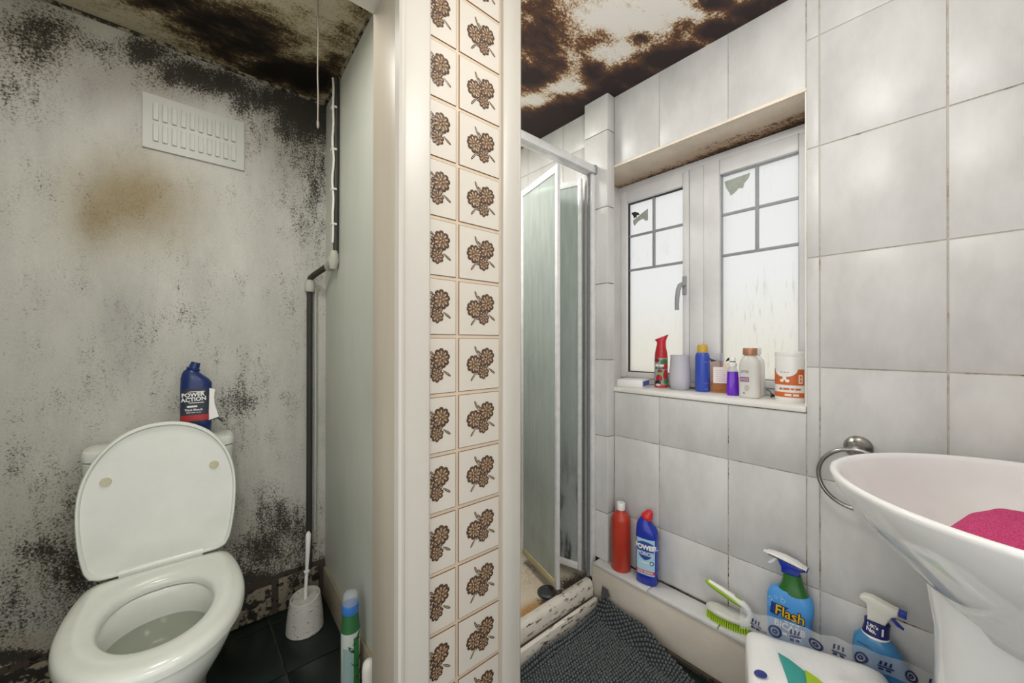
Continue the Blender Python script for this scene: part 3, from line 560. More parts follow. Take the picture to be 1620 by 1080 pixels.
# ---------------------------------------------------------------- toilet
def egg(a, yc, back, front, pb=3.0, pf=2.1, n=72, z=0.0, cx=0.0):
    out = []
    for q in range(n):
        t = 2 * math.pi * q / n; c, s_ = math.cos(t), math.sin(t); p = pb if s_ > 0 else pf; b = back if s_ > 0 else front
        out.append((cx + a * math.copysign(abs(c) ** (2 / p), c), yc + b * math.copysign(abs(s_) ** (2 / p), s_), z))
    return out
def hinged(wm, wb, yw, back, front, pf=2.15, n=72, cx=0.0):
    """outline that tapers to a straight hinge edge at y = yw + back and rounds off at the other end"""
    out = []
    for q in range(n):
        t = 2 * math.pi * q / n; c, s_ = math.cos(t), math.sin(t); lo_, hi_ = 0.0, 1.0
        for _ in range(40):
            r = (lo_ + hi_) / 2; x, y = abs(r * c), r * s_
            if y > 0:
                k = min(y / back, 1.0); w = wm + (wb - wm) * k * k; ins = (x / w) ** 14 + k ** 14 <= 1 and y <= back
            else: ins = (x / wm) ** pf + (-y / front) ** pf <= 1
            lo_, hi_ = (r, hi_) if ins else (lo_, r)
        out.append((lo_ * c, yw + lo_ * s_))
    return out
to = thing('toilet', 'white toilet with its seat lid raised against the cistern', 'toilet', (-0.032, 1.635, 0), R(-0.5))
bw = MB(); rg_ = []
for z, a, yc, bk, fr, pb_, pf_ in ((0.0, .105, -.14, .14, .24, 3, 2.4), (0.02, .108, -.14, .14, .245, 3, 2.4), (0.10, .10, -.14, .14, .22, 3, 2.3), (0.19, .105, -.15, .15, .205, 3, 2.2), (0.26, .13, -.18, .18, .235, 3, 2.1), (0.32, .155, -.20, .20, .265, 3, 2.1), (0.365, .170, -.215, .215, .275, 3, 2.1), (0.39, .174, -.215, .215, .278, 3, 2.1), (0.400, .170, -.215, .21, .274, 3, 2.1),
                                   (0.401, .125, -.255, .155, .185, 2.4, 2.1), (0.392, .119, -.255, .15, .178, 2.3, 2.1), (0.34, .118, -.255, .146, .176, 2.2, 2.1), (0.28, .108, -.25, .135, .160, 2.1, 2), (0.235, .085, -.245, .11, .125, 2, 2), (0.215, .05, -.24, .06, .07, 2, 2)):
    rg_.append(egg(a, yc, bk, fr, pb_, pf_, z=z))
bw.loft(rg_).build('bowl', M['toilet_ceramic'], to, smooth=50)
MB().loft([egg(.1155, -.254, .1445, .1725, 2.15, 2.07, z=0.325), egg(.1145, -.254, .1435, .1715, 2.15, 2.07, z=0.327)]).build('water', M['water'], to)
se = MB(); rings = []
N = 72
outer = hinged(.188, .162, -.215, .218, .295, 2.15, N); hole = egg(.114, -.245, .150, .168, 2.25, 2.05)
for s_, z in ((0, .403), (0, .416), (.02, .424), (.09, .431), (.25, .435), (.6, .434), (.88, .428), (.97, .422), (1.0, .414), (1.0, .404)):
    rings.append([(outer[i][0] * (1 - s_) + hole[i][0] * s_, outer[i][1] * (1 - s_) + hole[i][1] * s_, z) for i in range(N)])
se.loft(rings, False, False, closed=True).build('seat', M['toilet_plastic'], to, smooth=60)
# lid, raised: its outline stands up from the hinge and leans on the cistern
lo = [(x, .40 - y) for x, y in hinged(.189, .164, .2, .2, .242, 2.15, 72)]
def lidpt(x, v, d):       # v up the lid, d towards the viewer
    a = R(5.0); return (x, 0.012 + v * math.sin(a) - d * math.cos(a), 0.428 + v * math.cos(a) + d * math.sin(a))
lid = MB(); rings = []
for s_, d in ((1.0, 0), (1.0, .014), (.985, .018), (.962, .018), (.950, .014), (.945, .009), (0.5, .007), (0.03, .007)):
    rings.append([lidpt(p[0] * s_, 0.004 + 0.20 + (p[1] - 0.20) * s_, d) for p in lo])
lid = lid.loft(rings).build('lid', M['toilet_plastic'], to, smooth=40)
for x, v in ((-.128, .285), (.128, .285)):
    c = [lidpt(x + .0135 * math.cos(k * math.pi / 8), v + .0135 * math.sin(k * math.pi / 8), .0065) for k in range(16)]
    c2 = [lidpt(x + .012 * math.cos(k * math.pi / 8), v + .012 * math.sin(k * math.pi / 8), .013) for k in range(16)]
    MB().loft([c, c2]).build('bumper', M['bumper'], lid)
MB().tube([(-.098, .006, .438), (.098, .006, .438)], 0.011, 14).box((-.098, -.004, .425), (.098, .008, .437), 0.002).build('hinge', M['toilet_plastic'], to)
ci = MB(); 
ci.loft([[( x * w, y0 + y * dd, z) for x, y in rr] for z, w, dd, y0, rr in ((.40, .165, .075, .145, None), (.44, .178, .082, .145, None), (.76, .186, .086, .142, None)) for rr in [[(math.copysign(abs(math.cos(t)) ** .35, math.cos(t)), math.copysign(abs(math.sin(t)) ** .35, math.sin(t))) for t in [2 * math.pi * (k + .5) / 48 for k in range(48)]]]])
ci.build('cistern', M['toilet_ceramic'], to)
cl = MB(); rr = [(math.copysign(abs(math.cos(t)) ** .42, math.cos(t)), math.copysign(abs(math.sin(t)) ** .42, math.sin(t))) for t in [2 * math.pi * (k + .5) / 48 for k in range(48)]]
cl.loft([[(x * w, .148 + y * dd, z) for x, y in rr] for z, w, dd in ((.761, .186, .076), (.764, .190, .081), (.785, .191, .082), (.793, .188, .079), (.7965, .176, .068))]).build('cistern_lid', M['toilet_ceramic'], to)
# ---------------------------------------------------------------- closet: bottle, brush, vent, pipe, cord, cans
WHITE = paint('white_print', 'f1f0ee', 0.5); NAVY = paint('navy_print', '1c2350', 0.4)
navy_bottle = plain('navy_blue_plastic', '122a63', 0.3, var=0.03); royal = plain('royal_blue_plastic', '1f34a3', 0.22, var=0.03)
bt = thing('bleach_bottle', 'dark navy bleach bottle with a peeling charcoal label standing on the toilet cistern', 'bottle', (0.052, 1.768, 0.7966), R(-4))
B = Bottle([(0, .036, .024, 3, 0, 0), (.004, .041, .028, 3, 0, 0), (.05, .044, .029, 3, 0, 0), (.172, .044, .029, 2.8, 0, 0), (.19, .0435, .029, 2.5, .000, 0), (.205, .039, .027, 2.3, -.004, -.05), (.218, .031, .024, 2.1, -.009, -.12), (.228, .024, .020, 2, -.011, -.22), (.2345, .017, .016, 2, -.010, -.3), (.236, .019, .018, 2, -.009, -.3), (.241, .019, .018, 2, -.008, -.3), (.2425, .015, .015, 2, -.007, -.3), (.262, .0125, .0125, 2, -.001, -.3)])
B.mb().build('body', navy_bottle, bt, smooth=50)
lb = patch(B.surf, rect(.055, .172, -.0425, .038, 8), eps=.0004).build('label', paint('charcoal_label', '30353f', 0.45), bt)
patch(B.surf, rect(.060, .080, -.042, .036, 3), eps=.0008).build('red_band', paint('label_red', 'b03138'), lb)
lettering(lb, 'POWER', .0190, B.surf, -.008, .150, WHITE, R(4), bold=.0006, sx=.95); lettering(lb, 'ACTION', .0190, B.surf, -.006, .134, WHITE, R(4), bold=.0006, sx=.95)
patch(B.surf, [(.160 + .0009 * k, -.024 + .004 * k, .026 - .001 * k) for k in range(4)], eps=.0008).build('swoosh', WHITE, lb); patch(B.surf, [(.1215 + .0008 * k, -.018 - .001 * k, .022) for k in range(4)], eps=.0008).build('swoosh', WHITE, lb)
patch(B.surf, rect(.107, .113, -.024, .004, 2), eps=.0008).build('badge', WHITE, lb)
lettering(lb, 'Thick Bleach', .0095, B.surf, -.006, .098, WHITE, R(1), bold=.0002)
bars(lb, B.surf, -.006, .089, .04, .002, WHITE, 4, 2)
fl = MB(); q = [(.036, -.022, .172), (.052, -.026, .166), (.056, -.024, .162), (.066, -.030, .070), (.072, -.028, .066), (.040, -.026, .060), (.036, -.022, .058)]
fl.prism([(x, z) for x, y, z in [(.037, 0, .170), (.053, 0, .166), (.050, 0, .140), (.052, 0, .110), (.064, 0, .066), (.034, 0, .056), (.036, 0, .1)]], -.0225, -.0217, 'y'); fl.build('label_flap', WHITE, bt, label='peeled white back of the label', smooth=0)
MB().prism([(.034, .056), (.064, .066), (.078, .050), (.072, .046), (.060, .059)], -.0235, -.0228, 'y').build('label_flap', paint('flap_dark', '2a2c30'), bt, smooth=0)
# toilet brush in its holder
hd = thing('brush_holder', 'dirty white slanted toilet brush holder in the closet corner', 'brush holder', (0.385, 1.690, 0.0))
hm = speckled('scaled_white_plastic', 'c9c6be', '77726a', 0.8, 60, 0.6, 0.1, 0.2, (1, 1, 2.5))
rings = []
for z, r, k in ((0, .064, 0), (.004, .067, 0), (.05, .064, .02), (.10, .058, .10), (.128, .0535, .16), (.1295, .050, .16), (.120, .049, .16), (.03, .052, 0.0)):
    rings.append([(r * math.cos(t), r * math.sin(t), z + k * r * math.cos(t - .6)) for t in [2 * math.pi * q / 36 for q in range(36)]])
MB().loft(rings).build('pot', hm, hd)
MB().loft([[(r * math.cos(t), r * math.sin(t), .112 + .15 * r * math.cos(t - .6) + dz) for t in [2 * math.pi * q / 36 for q in range(36)]] for r, dz in ((.048, 0), (.020, .003), (.0135, .006))]).build('rim_insert', hm, hd)
tb_ = thing('toilet_brush', 'white toilet brush handle standing up out of the slanted holder', 'toilet brush', (0.385, 1.690, 0.03))
MB().tube([(0, 0, .06), (.003, .001, .14), (.006, .003, .19)], .0065, 12).tube([(.006, .003, .19), (.010, .004, .27), (.0125, .006, .335), (.013, .006, .345)], [.0055, .0085, .0095, .004], 14).lathe([(.010, 0), (.011, .003), (.010, .006)], 16, (.006, .003, .188)).build('handle', M['white_plastic'], tb_)
br = MB()
for k in range(40):
    a = k * 2.4; z = .0 + .055 * k / 40
    br.tube([(0, 0, z), (.030 * math.cos(a), .030 * math.sin(a), z + .004)], .0022, 5)
br.build('bristles', paint('grey_bristle', 'a9a59c'), tb_)['kind'] = 'stuff'
# air vent, painted over
vt = thing('air_vent', 'painted over white louvre vent cover high on the closet wall', 'vent', (0.0535, YB, 1.910))
VP = speckled('painted_vent', 'c0c0b9', '6d6a62', 0.22, 50, 0.6, 0.05, 0.15)
vp = MB().box((-.1475, -.0085, -.096), (.1475, 0.0, .096), .002).build('plate', VP, vt)
MB().box((-.1500, -.0045, .094), (.1500, 0, .0985)).box((.1465, -.003, -.097), (.1495, 0, .097)).box((-.1495, -.003, -.097), (-.1470, 0, .097)).build('shadow_gap', M['pipe_paint'], vt)
lv = MB().box((-.0075, -.0050, -.031), (.0075, 0, .031), .002).box((-.006, -.0068, -.029), (-.0035, 0, .027), .001).box((-.006, -.0068, -.030), (.006, 0, -.0265), .001).mesh('louvre', VP)
for r_ in (-1, 1):
    for k in range(10): link('louvre', lv, vt, (-.113 + .0250 * k, -.0085, .0375 * r_))
# painted and blackened pipe run
pp = thing('pipe_run', 'blackened vertical water pipe with painted elbow beside the closet corner', 'pipe', (0.437, 1.852, 0))
T = lambda x, y, z: (x - .437, y - 1.852, z)
MB().tube([T(.437, 1.853, .145), T(.4375, 1.853, .7), T(.437, 1.853, 1.36)], .0115, 12).build('riser', M['pipe_dark'], pp)
MB().tube([T(.462, 1.858, .3), T(.463, 1.858, .9), T(.461, 1.858, 1.37)], .0055, 8).build('thin_pipe', M['pipe_paint'], pp)
MB().lathe([(.017, 0), (.020, .006), (.020, .026), (.017, .034), (.0175, .040), (.015, .052)], 20, T(.437, 1.852, 1.350)).build('collar', M['pipe_paint'], pp)
SX = lambda y: SK(y) - .018
MB().tube([T(.437, 1.852, 1.395), T(.439, 1.846, 1.410), T(.450, 1.820, 1.424), T(.468, 1.770, 1.442), T(SX(1.72), 1.72, 1.455)], .0125, 12).build('elbow', M['pipe_dark'], pp)
MB().tube([T(SX(1.745), 1.745, 1.447), T(SX(1.71), 1.71, 1.458), T(SX(1.67), 1.67, 1.464), T(SX(1.65), 1.65, 1.462)], [.017, .021, .021, .018], 14).tube([T(SX(1.66), 1.66, 1.43), T(SX(1.65), 1.65, 1.462), T(SX(1.645), 1.645, 1.50)], [.014, .021, .013], 14).build('joint', M['pipe_paint'], pp)
MB().tube([T(SX(1.645) + .006, 1.645, 1.49), T(SX(1.640) + .006, 1.640, 1.8), T(SX(1.640) + .006, 1.640, ZC - .012)], .0105, 10).build('riser', M['pipe_dark'], pp)
cb = thing('cable', 'wavy painted white cable clipped up the dark upper pipe', 'cable', (0.47, 1.635, 1.5))
T2 = lambda x, y, z: (x - .47, y - 1.635, z - 1.5)
MB().tube([T2(SX(1.635) - .008 + 0.0018 * math.sin(k * 1.3), 1.634 + .004 * math.sin(k * .9 + 1), 1.53 + .66 * k / 22) for k in range(23)], .0045, 8).build('sheath', M['offwhite'], cb)
for z in (1.60, 1.74, 1.90, 2.07): MB().box(T2(SX(1.635) - .014, 1.628, z), T2(SX(1.635) + .006, 1.655, z + .009), .002).build('clip', M['offwhite'], cb)
cordt = thing('pull_cord', 'thin dirty light pull cord hanging from the closet ceiling', 'cord', (0.330, 1.31, 1.80))
MB().tube([(0, 0, ZC - 1.80), (.0015, 0, .3), (0, 0, .17), (.002, .001, .10), (.001, 0, .02)], .0021, 8).build('string', M['cord'], cordt)
MB().tube([(0.001, 0, .022), (.0015, 0, .01), (.001, 0, 0)], [.0035, .004, .002], 8).build('knot', M['cord'], cordt)
# air freshener can by the door jamb
ac = thing('air_freshener_can', 'green and white air freshener can with clear cap on the closet floor', 'spray can', (0.428, 1.292, 0))
C = Bottle([(0, .026, .026), (.004, .029, .029), (.20, .029, .029), (.212, .027, .027), (.25, .0245, .0245), (.256, .0235, .0235)])
C.mb(lo=0, hi=3).build('can', paint('pale_label', 'c9cfc8'), ac)
C.mb(lo=2, hi=6).build('shoulder', paint('leaf_green', '2f6a3c'), ac)
patch(C.wrap, rect(.0, .155, -.034, -.002, 8), eps=.0006).build('label_panel', paint('teal_label', '8fa9a6'), ac)
patch(C.wrap, rect(.0, .185, .000, .020, 8), eps=.0008).build('label_stripe', paint('deep_green', '2d7a3f'), ac)
lf = MB()
for x, z, r_ in ((.010, .170, .5), (.016, .185, 1.1), (-.006, .150, 2.2), (.018, .06, .6), (.012, .03, 1.0), (.004, .10, 2.4), (.022, .11, .8)):
    c_, s_ = math.cos(r_), math.sin(r_); lf.add([C.wrap(x + u * c_ - w * s_, z + u * s_ + w * c_, .0012) for u, w in ((-.016, 0), (-.006, -.0045), (.006, -.004), (.017, 0), (.006, .004), (-.006, .0045))], [(0, 1, 2, 3, 4, 5)])
lf.build('leaf_print', paint('dark_leaf', '173d22'), ac, smooth=0, recalc=False)
MB().lathe([(.0250, 0), (.0262, .003), (.0262, .022), (.0245, .028)], 28, (0, 0, .2555)).build('collar', paint('collar_blue', '3a78c4', 0.3), ac)
def clear_mat(name, tint, gloss=0.12, rough=0.12, alpha=0.80):
    t = NT(name); tp = t.new('BsdfTransparent', Color=hx(tint)); t.b.inputs['Base Color'].default_value = hx('e8eaea'); t.b.inputs['Roughness'].default_value = rough
    m = t.new('MixShader', Fac=alpha); t.t.links.new(t.b.outputs[0], m.inputs[1]); t.t.links.new(tp.outputs[0], m.inputs[2]); t.t.links.new(m.outputs[0], t.out.inputs[0]); return t.m
M['clear'] = clear_mat('clear_plastic', 'f2f5f5', alpha=0.72); M['film'] = clear_mat('clear_film', 'fbfcfc', rough=0.12, alpha=0.84)
MB().lathe([(.0235, 0), (.0240, .020), (.022, .034), (.015, .042), (.001, .045)], 28, (0, 0, .280)).build('cap', M['clear'], ac, label='clear domed cap')
wb2 = thing('roll_on_bottle', 'small white rounded bottle half hidden by the door jamb', 'bottle', (0.4375, 1.158, 0))
Bottle([(0, .018, .018), (.003, .0205, .0205), (.11, .0205, .0205), (.122, .019, .019)]).mb().build('body', M['white_plastic'], wb2)
MB().lathe([(.0195, 0), (.0198, .03), (.017, .046), (.010, .055), (.001, .058)], 28, (0, 0, .122)).build('cap', M['offwhite'], wb2)
# ---------------------------------------------------------------- things on the ledge
rb = thing('red_bottle', 'plain red bottle with a white screw cap on the ledge', 'bottle', (1.3995, 0.918, 0.190), R(-90))
B = Bottle([(0, .036, .034), (.004, .040, .036), (.205, .040, .036), (.212, .0395, .0355), (.232, .026, .026), (.240, .016, .016), (.246, .0145, .0145)])
B.mb().build('body', plain('red_plastic', 'b93a28', 0.35, var=0.04), rb, smooth=50)
patch(B.surf, rect(.03, .195, -.0392, -.037, 6), eps=.0008).build('label_edge', paint('orange_label', 'd8763c'), rb)
MB().lathe([(.0165, 0), (.0172, .002), (.0172, .026), (.0155, .029)], 24, (0, 0, .2455)).build('cap', M['white_plastic'], rb)
pf = thing('thick_bleach_bottle', 'royal blue thick bleach bottle with red cap and pale blue label on the ledge', 'bottle', (1.402, 0.800, 0.190), R(-78))
B = Bottle([(0, .035, .026, 3, 0, 0), (.004, .040, .0295, 3, 0, 0), (.06, .042, .030, 3, 0, 0), (.182, .042, .030, 2.8, 0, 0), (.20, .0415, .030, 2.5, 0, -.03), (.218, .037, .028, 2.3, -.003, -.10), (.232, .0285, .0235, 2.1, -.006, -.22), (.243, .021, .019, 2, -.005, -.34), (.249, .0165, .0165, 2, -.002, -.40)])
B.mb().build('body', royal, pf, smooth=50)
MB().loft([sring(cx, 0, z, a, a, 2, 28, t) for z, a, cx, t in ((.248, .0195, -.003, -.42), (.2515, .0205, -.002, -.42), (.258, .0205, .001, -.42), (.264, .0165, .004, -.42), (.274, .013, .009, -.42), (.279, .010, .0115, -.42))]).build('cap', plain('red_cap', 'cc2a2c', 0.3), pf)
lb = patch(B.surf, rect(.040, .178, -.040, .041, 8), eps=.0004).build('label', paint('pale_blue_label', 'a9cfe0'), pf)
patch(B.surf, [(.046, -.04, .041), (.052, -.04, .041), (.058, -.04, .041)], eps=.0008).build('red_band', paint('label_red2', 'c4333c'), lb)
lettering(lb, 'THICK BLEACH', .0088, B.surf, .0, .052, WHITE, bold=.0003)
sh = [(.098, -.004, .004), (.105, -.016, .016), (.115, -.025, .025), (.128, -.031, .031), (.150, -.034, .034), (.160, -.031, .031), (.166, -.020, .020), (.169, -.006, .006)]
patch(B.surf, [(z, l + .001, r + .001) for z, l, r in sh], eps=.0008).build('shield', paint('shield_navy', '2b4b94'), lb)
lettering(lb, 'POWER', .0245, B.surf, .001, .146, WHITE, bold=.0013, sx=.95)
lettering(lb, 'FORCE', .0185, B.surf, .001, .122, WHITE, bold=.0014, eps=.0011); lettering(lb, 'FORCE', .0185, B.surf, .001, .122, paint('force_blue', '6f9bd0'), bold=.0002, eps=.0015)
patch(B.surf, [(.086 + .0012 * k, -.030 + .010 * k, .018 + .002 * k) for k in range(4)], eps=.0008).build('swoosh', WHITE, lb)
patch(B.surf, disc(.026, .089, .008, .008), eps=.0008).build('roundel', paint('roundel_blue', '3c5f9d'), lb); patch(B.surf, disc(.026, .089, .004, .004), eps=.0012).build('roundel_mark', WHITE, lb)
# scrubbing brush
sb = thing('scrubbing_brush', 'white and lime green scrubbing brush lying on the ledge', 'brush', (1.398, 0.503, 0.190), R(-86))
def oval(a, b, z, n=40, waist=.0): return [(a * math.cos(t), b * (1 - waist * math.cos(2 * t) * .5) * math.sin(t), z) for t in [2 * math.pi * q / n for q in range(n)]]
MB().loft([oval(.066, .030, .026), oval(.069, .033, .028), oval(.069, .033, .034), oval(.064, .028, .040), oval(.040, .015, .043)]).build('back', plain('milky_plastic', 'd3d3ca', 0.3, var=0.06), sb)
bm_ = MB()
for i in range(-9, 10):
    for j in (-1, -.5, 0, .5, 1):
        x = i * .0066; yy = .027 * math.sqrt(max(0, 1 - (x / .070) ** 2)) * j
        bm_.tube([(x, yy, .027), (x * 1.03, yy * 1.08, .001)], [.0022, .0027], 6)
bm_.build('bristles', plain('lime_bristles', 'a9cc22', 0.5), sb)['kind'] = 'stuff'
hnd = MB().tube([(.060, 0, .036), (.066, 0, .058), (.060, 0, .074), (.045, 0, .083), (.020, .0, .092), (-.02, 0, .104), (-.060, 0, .114)], [.010, .009, .0095, .011, .0105, .0095, .007], 14).build('handle', M['white_plastic'], sb)
MB().tube([(.042, -.005, .079), (.018, -.0055, .0865), (-.02, -.005, .099), (-.058, -.003, .1095), (-.068, 0, .1165)], [.005, .008, .0085, .0075, .006], 12).tube([(.040, 0, .0915), (.025, 0, .097), (.012, 0, .1005)], [.005, .006, .003], 12).build('grip', plain('lime_grip', '94ba1e', 0.4), hnd)
# two trigger sprays
flb = thing('limescale_spray_bottle', 'light blue trigger spray with green neck and white nozzle head on the ledge', 'spray bottle', (1.4005, 0.332, 0.190), R(-84))
B = Bottle([(0, .050, .024, 3.5, 0, 0), (.005, .056, .028, 3.5, 0, 0), (.135, .056, .028, 3.5, 0, 0), (.140, .058, .028, 3.2, .002, 0), (.168, .058, .028, 3.0, .002, 0), (.186, .052, .027, 2.6, .003, 0), (.196, .040, .025, 2.3, .006, 0)])
sky = plain('sky_blue_plastic', '4f9be0', 0.3, var=0.04)
B.mb().build('body', sky, flb, smooth=50)
B2 = Bottle([(.186, .041, .0265, 2.4, .009, 0), (.194, .038, .026, 2.3, .010, 0), (.212, .029, .0215, 2.2, .009, 0), (.234, .0235, .0185, 2, .008, 0), (.246, .022, .018, 2, .007, 0)])
B2.mb().build('neck_sleeve', plain('bottle_green', '2e6b2c', 0.3, var=0.12), flb)
hd_ = MB().prism([(-.018, .246), (.024, .246), (.026, .258), (.030, .262), (.045, .268), (.046, .272), (-.030, .286), (-.026, .275), (-.019, .262)], -.016, .016, 'y', .004).build('collar', royal, flb)
MB().prism([(-.058, .2865), (-.056, .292), (-.040, .2945), (-.010, .2925), (.020, .285), (.045, .2715), (.0455, .2685), (.038, .2685), (-.028, .2815)], -.0155, .0155, 'y', .005, seg=3).build('spray_head', M['white_plastic'], flb)
MB().prism([(-.038, .2805), (-.027, .2805), (-.040, .262), (-.049, .256), (-.055, .257)], -.006, .006, 'y', .002).build('trigger', plain('pale_trigger', 'e7e9ee', 0.3), flb)
MB().prism([(-.066, .287), (-.066, .2905), (-.056, .2925), (-.056, .2855)], -.006, .006, 'y', .001).build('nozzle', M['white_plastic'], flb)
lb = patch(B.surf, [(.118, -.046, -.026), (.128, -.045, -.020), (.150, -.042, .0), (.153, -.041, .004)], eps=.0006).build('label_flash', paint('flash_navy', '1f3f97'), flb)
BLACK = paint('black_print', '1b1a1c')
lettering(flb, 'Flash', .042, B.surf, .004, .133, BLACK, R(-4), bold=.0026, eps=.0011, sx=.88); lettering(flb, 'Flash', .042, B.surf, .004, .133, paint('yellow_print', 'f0be2c'), R(-4), bold=.0005, eps=.0016, sx=.88)
bars(flb, B.surf, .010, .1105, .036, .003, WHITE, 3, 3); lettering(flb, 'BICARB', .0255, B.surf, .004, .094, WHITE, R(-4), bold=.0007, sx=.88)
bars(flb, B.surf, .008, .073, .045, .008, WHITE, 3, 4)
bb = MB()
for x, z, r_ in ((-.044, .160, .006), (-.030, .171, .005), (-.016, .176, .004), (-.048, .142, .005), (-.012, .168, .006)):
    pts = [B.surf(x + r_ * math.cos(t) * k, z + r_ * math.sin(t) * k, .0009) for k in (1, .72) for t in [2 * math.pi * q / 14 for q in range(14)]]
    bb.add(pts, [(q, (q + 1) % 14, 14 + (q + 1) % 14, 14 + q) for q in range(14)])
bb.build('bubble_print', paint('pale_bubble', 'a9cdee'), flb, smooth=0, recalc=False)
wc_ = thing('window_cleaner_bottle', 'translucent blue window cleaner with cream trigger head and navy neck label on the ledge', 'spray bottle', (1.4015, 0.130, 0.190), R(-90))
B = Bottle([(0, .050, .022, 3, 0, 0), (.005, .057, .027, 3, 0, 0), (.10, .056, .027, 3, -.002, 0), (.125, .052, .0265, 2.6, -.006, 0), (.150, .043, .025, 2.4, -.012, 0), (.163, .033, .0235, 2.2, -.013, 0), (.170, .026, .021, 2.1, -.012, 0)])
liq = NT('blue_liquid_bottle'); v = liq.coord(); liq.set(liq.b.inputs['Base Color'], liq.ramp(liq.noise(v, 12, 4), [(.3, hx('2f7fc0')), (.7, hx('5da4d6'))])); liq.b.inputs['Roughness'].default_value = .15; liq.b.inputs['Transmission Weight'].default_value = .25; liq.b.inputs['Coat Weight'].default_value = .3
B.mb().build('body', liq.m, wc_, smooth=50)
NB = Bottle([(.168, .0275, .0225, 2.1, -.012, 0), (.190, .0250, .0215, 2, -.009, 0), (.204, .0255, .0215, 2, -.008, 0)])
MB().loft([sring(-.012, 0, .164, .0295, .0235, 2.1), sring(-.012, 0, .168, .0282, .0232, 2.1), sring(-.012, 0, .170, .0270, .022, 2.1)]).build('label_rim', M['white_plastic'], wc_)
nl = NB.mb().build('neck_label', paint('deep_navy', '1d2468'), wc_)
lettering(nl, "UK's", .0120, NB.surf, -.015, .1965, WHITE, R(-3), bold=.0004, sx=.95); lettering(nl, 'No.', .0145, NB.surf, -.018, .1845, WHITE, R(-3), bold=.0006, sx=.9); lettering(nl, '1', .0265, NB.surf, .004, .1870, WHITE, R(-3), bold=.0008, sx=.9)
MB().prism([(-.027, .204), (.008, .204), (.012, .214), (.020, .232), (.032, .240), (.032, .2545), (.020, .2565), (-.018, .2665), (-.034, .264), (-.042, .256), (-.041, .2515), (-.030, .246), (-.027, .235)], -.0135, .0135, 'y', .004, seg=3).build('spray_head', M['offwhite'], wc_)
MB().prism([(.0325, .2405), (.0465, .2395), (.0475, .2545), (.0325, .255)], -.009, .009, 'y', .002).build('nozzle', royal, wc_)
MB().prism([(.012, .236), (.020, .238), (.028, .222), (.042, .210), (.040, .2085), (.028, .213), (.018, .224)], -.006, .006, 'y', .0015).build('trigger', royal, wc_)
pr_ = MB(); rg2 = random.Random(5)
for z, l, r_ in ((.140, -.046, -.024), (.118, -.046, -.020), (.117, -.018, -.006), (.119, .0, .014), (.112, .004, .020), (.088, -.022, -.010), (.092, .016, .028), (.080, -.026, -.012), (.082, -.006, .006)):
    pr_.add(*[(lambda a: (a.v, a.f))(patch(B.surf, [(z, l, r_), (z + .0022, l, r_)], 6, .0008))][0])
pr_.build('small_print', paint('print_dark_blue', '1c4a80'), wc_, smooth=0, recalc=False)
patch(B.surf, [(.088, -.0405, -.0395), (.096, -.048, -.032), (.104, -.0405, -.0395)], 6, .0009).build('hazard_mark', paint('hazard_red', '9c4a4a'), wc_); patch(B.surf, [(.0905, -.0402, -.0398), (.096, -.0455, -.0345), (.1015, -.0402, -.0398)], 6, .0013).build('hazard_inner', WHITE, wc_); patch(B.surf, [(.093, -.0412, -.0395), (.099, -.041, -.0392)], 3, .0016).build('hazard_sign', BLACK, wc_)
# ---------------------------------------------------------------- toiletries on the window sill
SZ = OZ0
bx = thing('matchbox', 'flat white box with a blue end lying at the shower end of the sill', 'box', (1.550, 0.952, SZ), R(-90 + 14))
MB().box((-.056, -.055, 0), (.056, .055, .031), .0015).build('carton', M['white_plastic'], bx)
MB().box((.0558, -.046, .005), (.0568, .046, .026)).build('end_panel', paint('end_blue', '4668b8'), bx)
rs = thing('red_air_freshener', 'red air freshener spray printed with berries and leaves on the window sill', 'spray can', (1.602, 0.848, SZ), R(-68))
B = Bottle([(0, .025, .025), (.004, .0275, .0275), (.125, .0275, .0275), (.150, .0255, .0255), (.168, .0215, .0215), (.176, .0200, .0200)])
B.mb().build('can', paint('can_red', 'b8232f', 0.3), rs)
hd_ = MB().loft([sring(cx, 0, z, a, b, 2, 28, t) for z, a, b, cx, t in ((.1755, .0205, .0205, 0, 0), (.190, .0185, .019, .001, 0), (.200, .0190, .018, .001, .10), (.208, .0235, .017, .001, .30), (.216, .0275, .0155, .002, .38), (.219, .0280, .0145, .003, .40))]).build('spray_head', plain('cherry_red', 'c92436', 0.3), rs)
patch(B.wrap, rect(.012, .128, -.030, .040, 8), eps=.0004).build('label', paint('label_grey_green', '98aa9c'), rs)
pr_ = []
for x, z, rx, rz, c in ((-.006, .040, .014, .017, 'a51a33'), (.022, .055, .012, .022, 'c8263c'), (-.012, .020, .014, .012, '22232b'), (.016, .110, .017, .014, '3d7a48'), (-.016, .118, .012, .010, '8d2430'), (.020, .092, .012, .014, 'c6323f'), (.0, .064, .014, .006, '7fb04f'), (-.002, .072, .010, .007, '8e1f30'), (.022, .028, .010, .012, '4d8f4f'), (.0, .005, .026, .006, 'd8474c'), (-.010, .012, .010, .005, 'e8e4e0')):
    patch(B.wrap, disc(x, max(z, rz + .001), rx, rz, 8), 8, .0008 + .0001 * len(pr_)).build('fruit_print', paint('fruit_' + c, c), rs); pr_.append(1)
bars(rs, B.wrap, -.004, .096, .034, .009, WHITE, 2, 5, .003); bars(rs, B.wrap, -.004, .084, .034, .004, NAVY, 3, 6, .003)
cu = thing('candle_tumbler', 'frosted white tumbler candle on the window sill', 'candle', (1.576, 0.752, SZ))
fz = NT('frosted_white_glass'); fz.b.inputs['Base Color'].default_value = hx('dcdbe2'); fz.b.inputs['Roughness'].default_value = .35
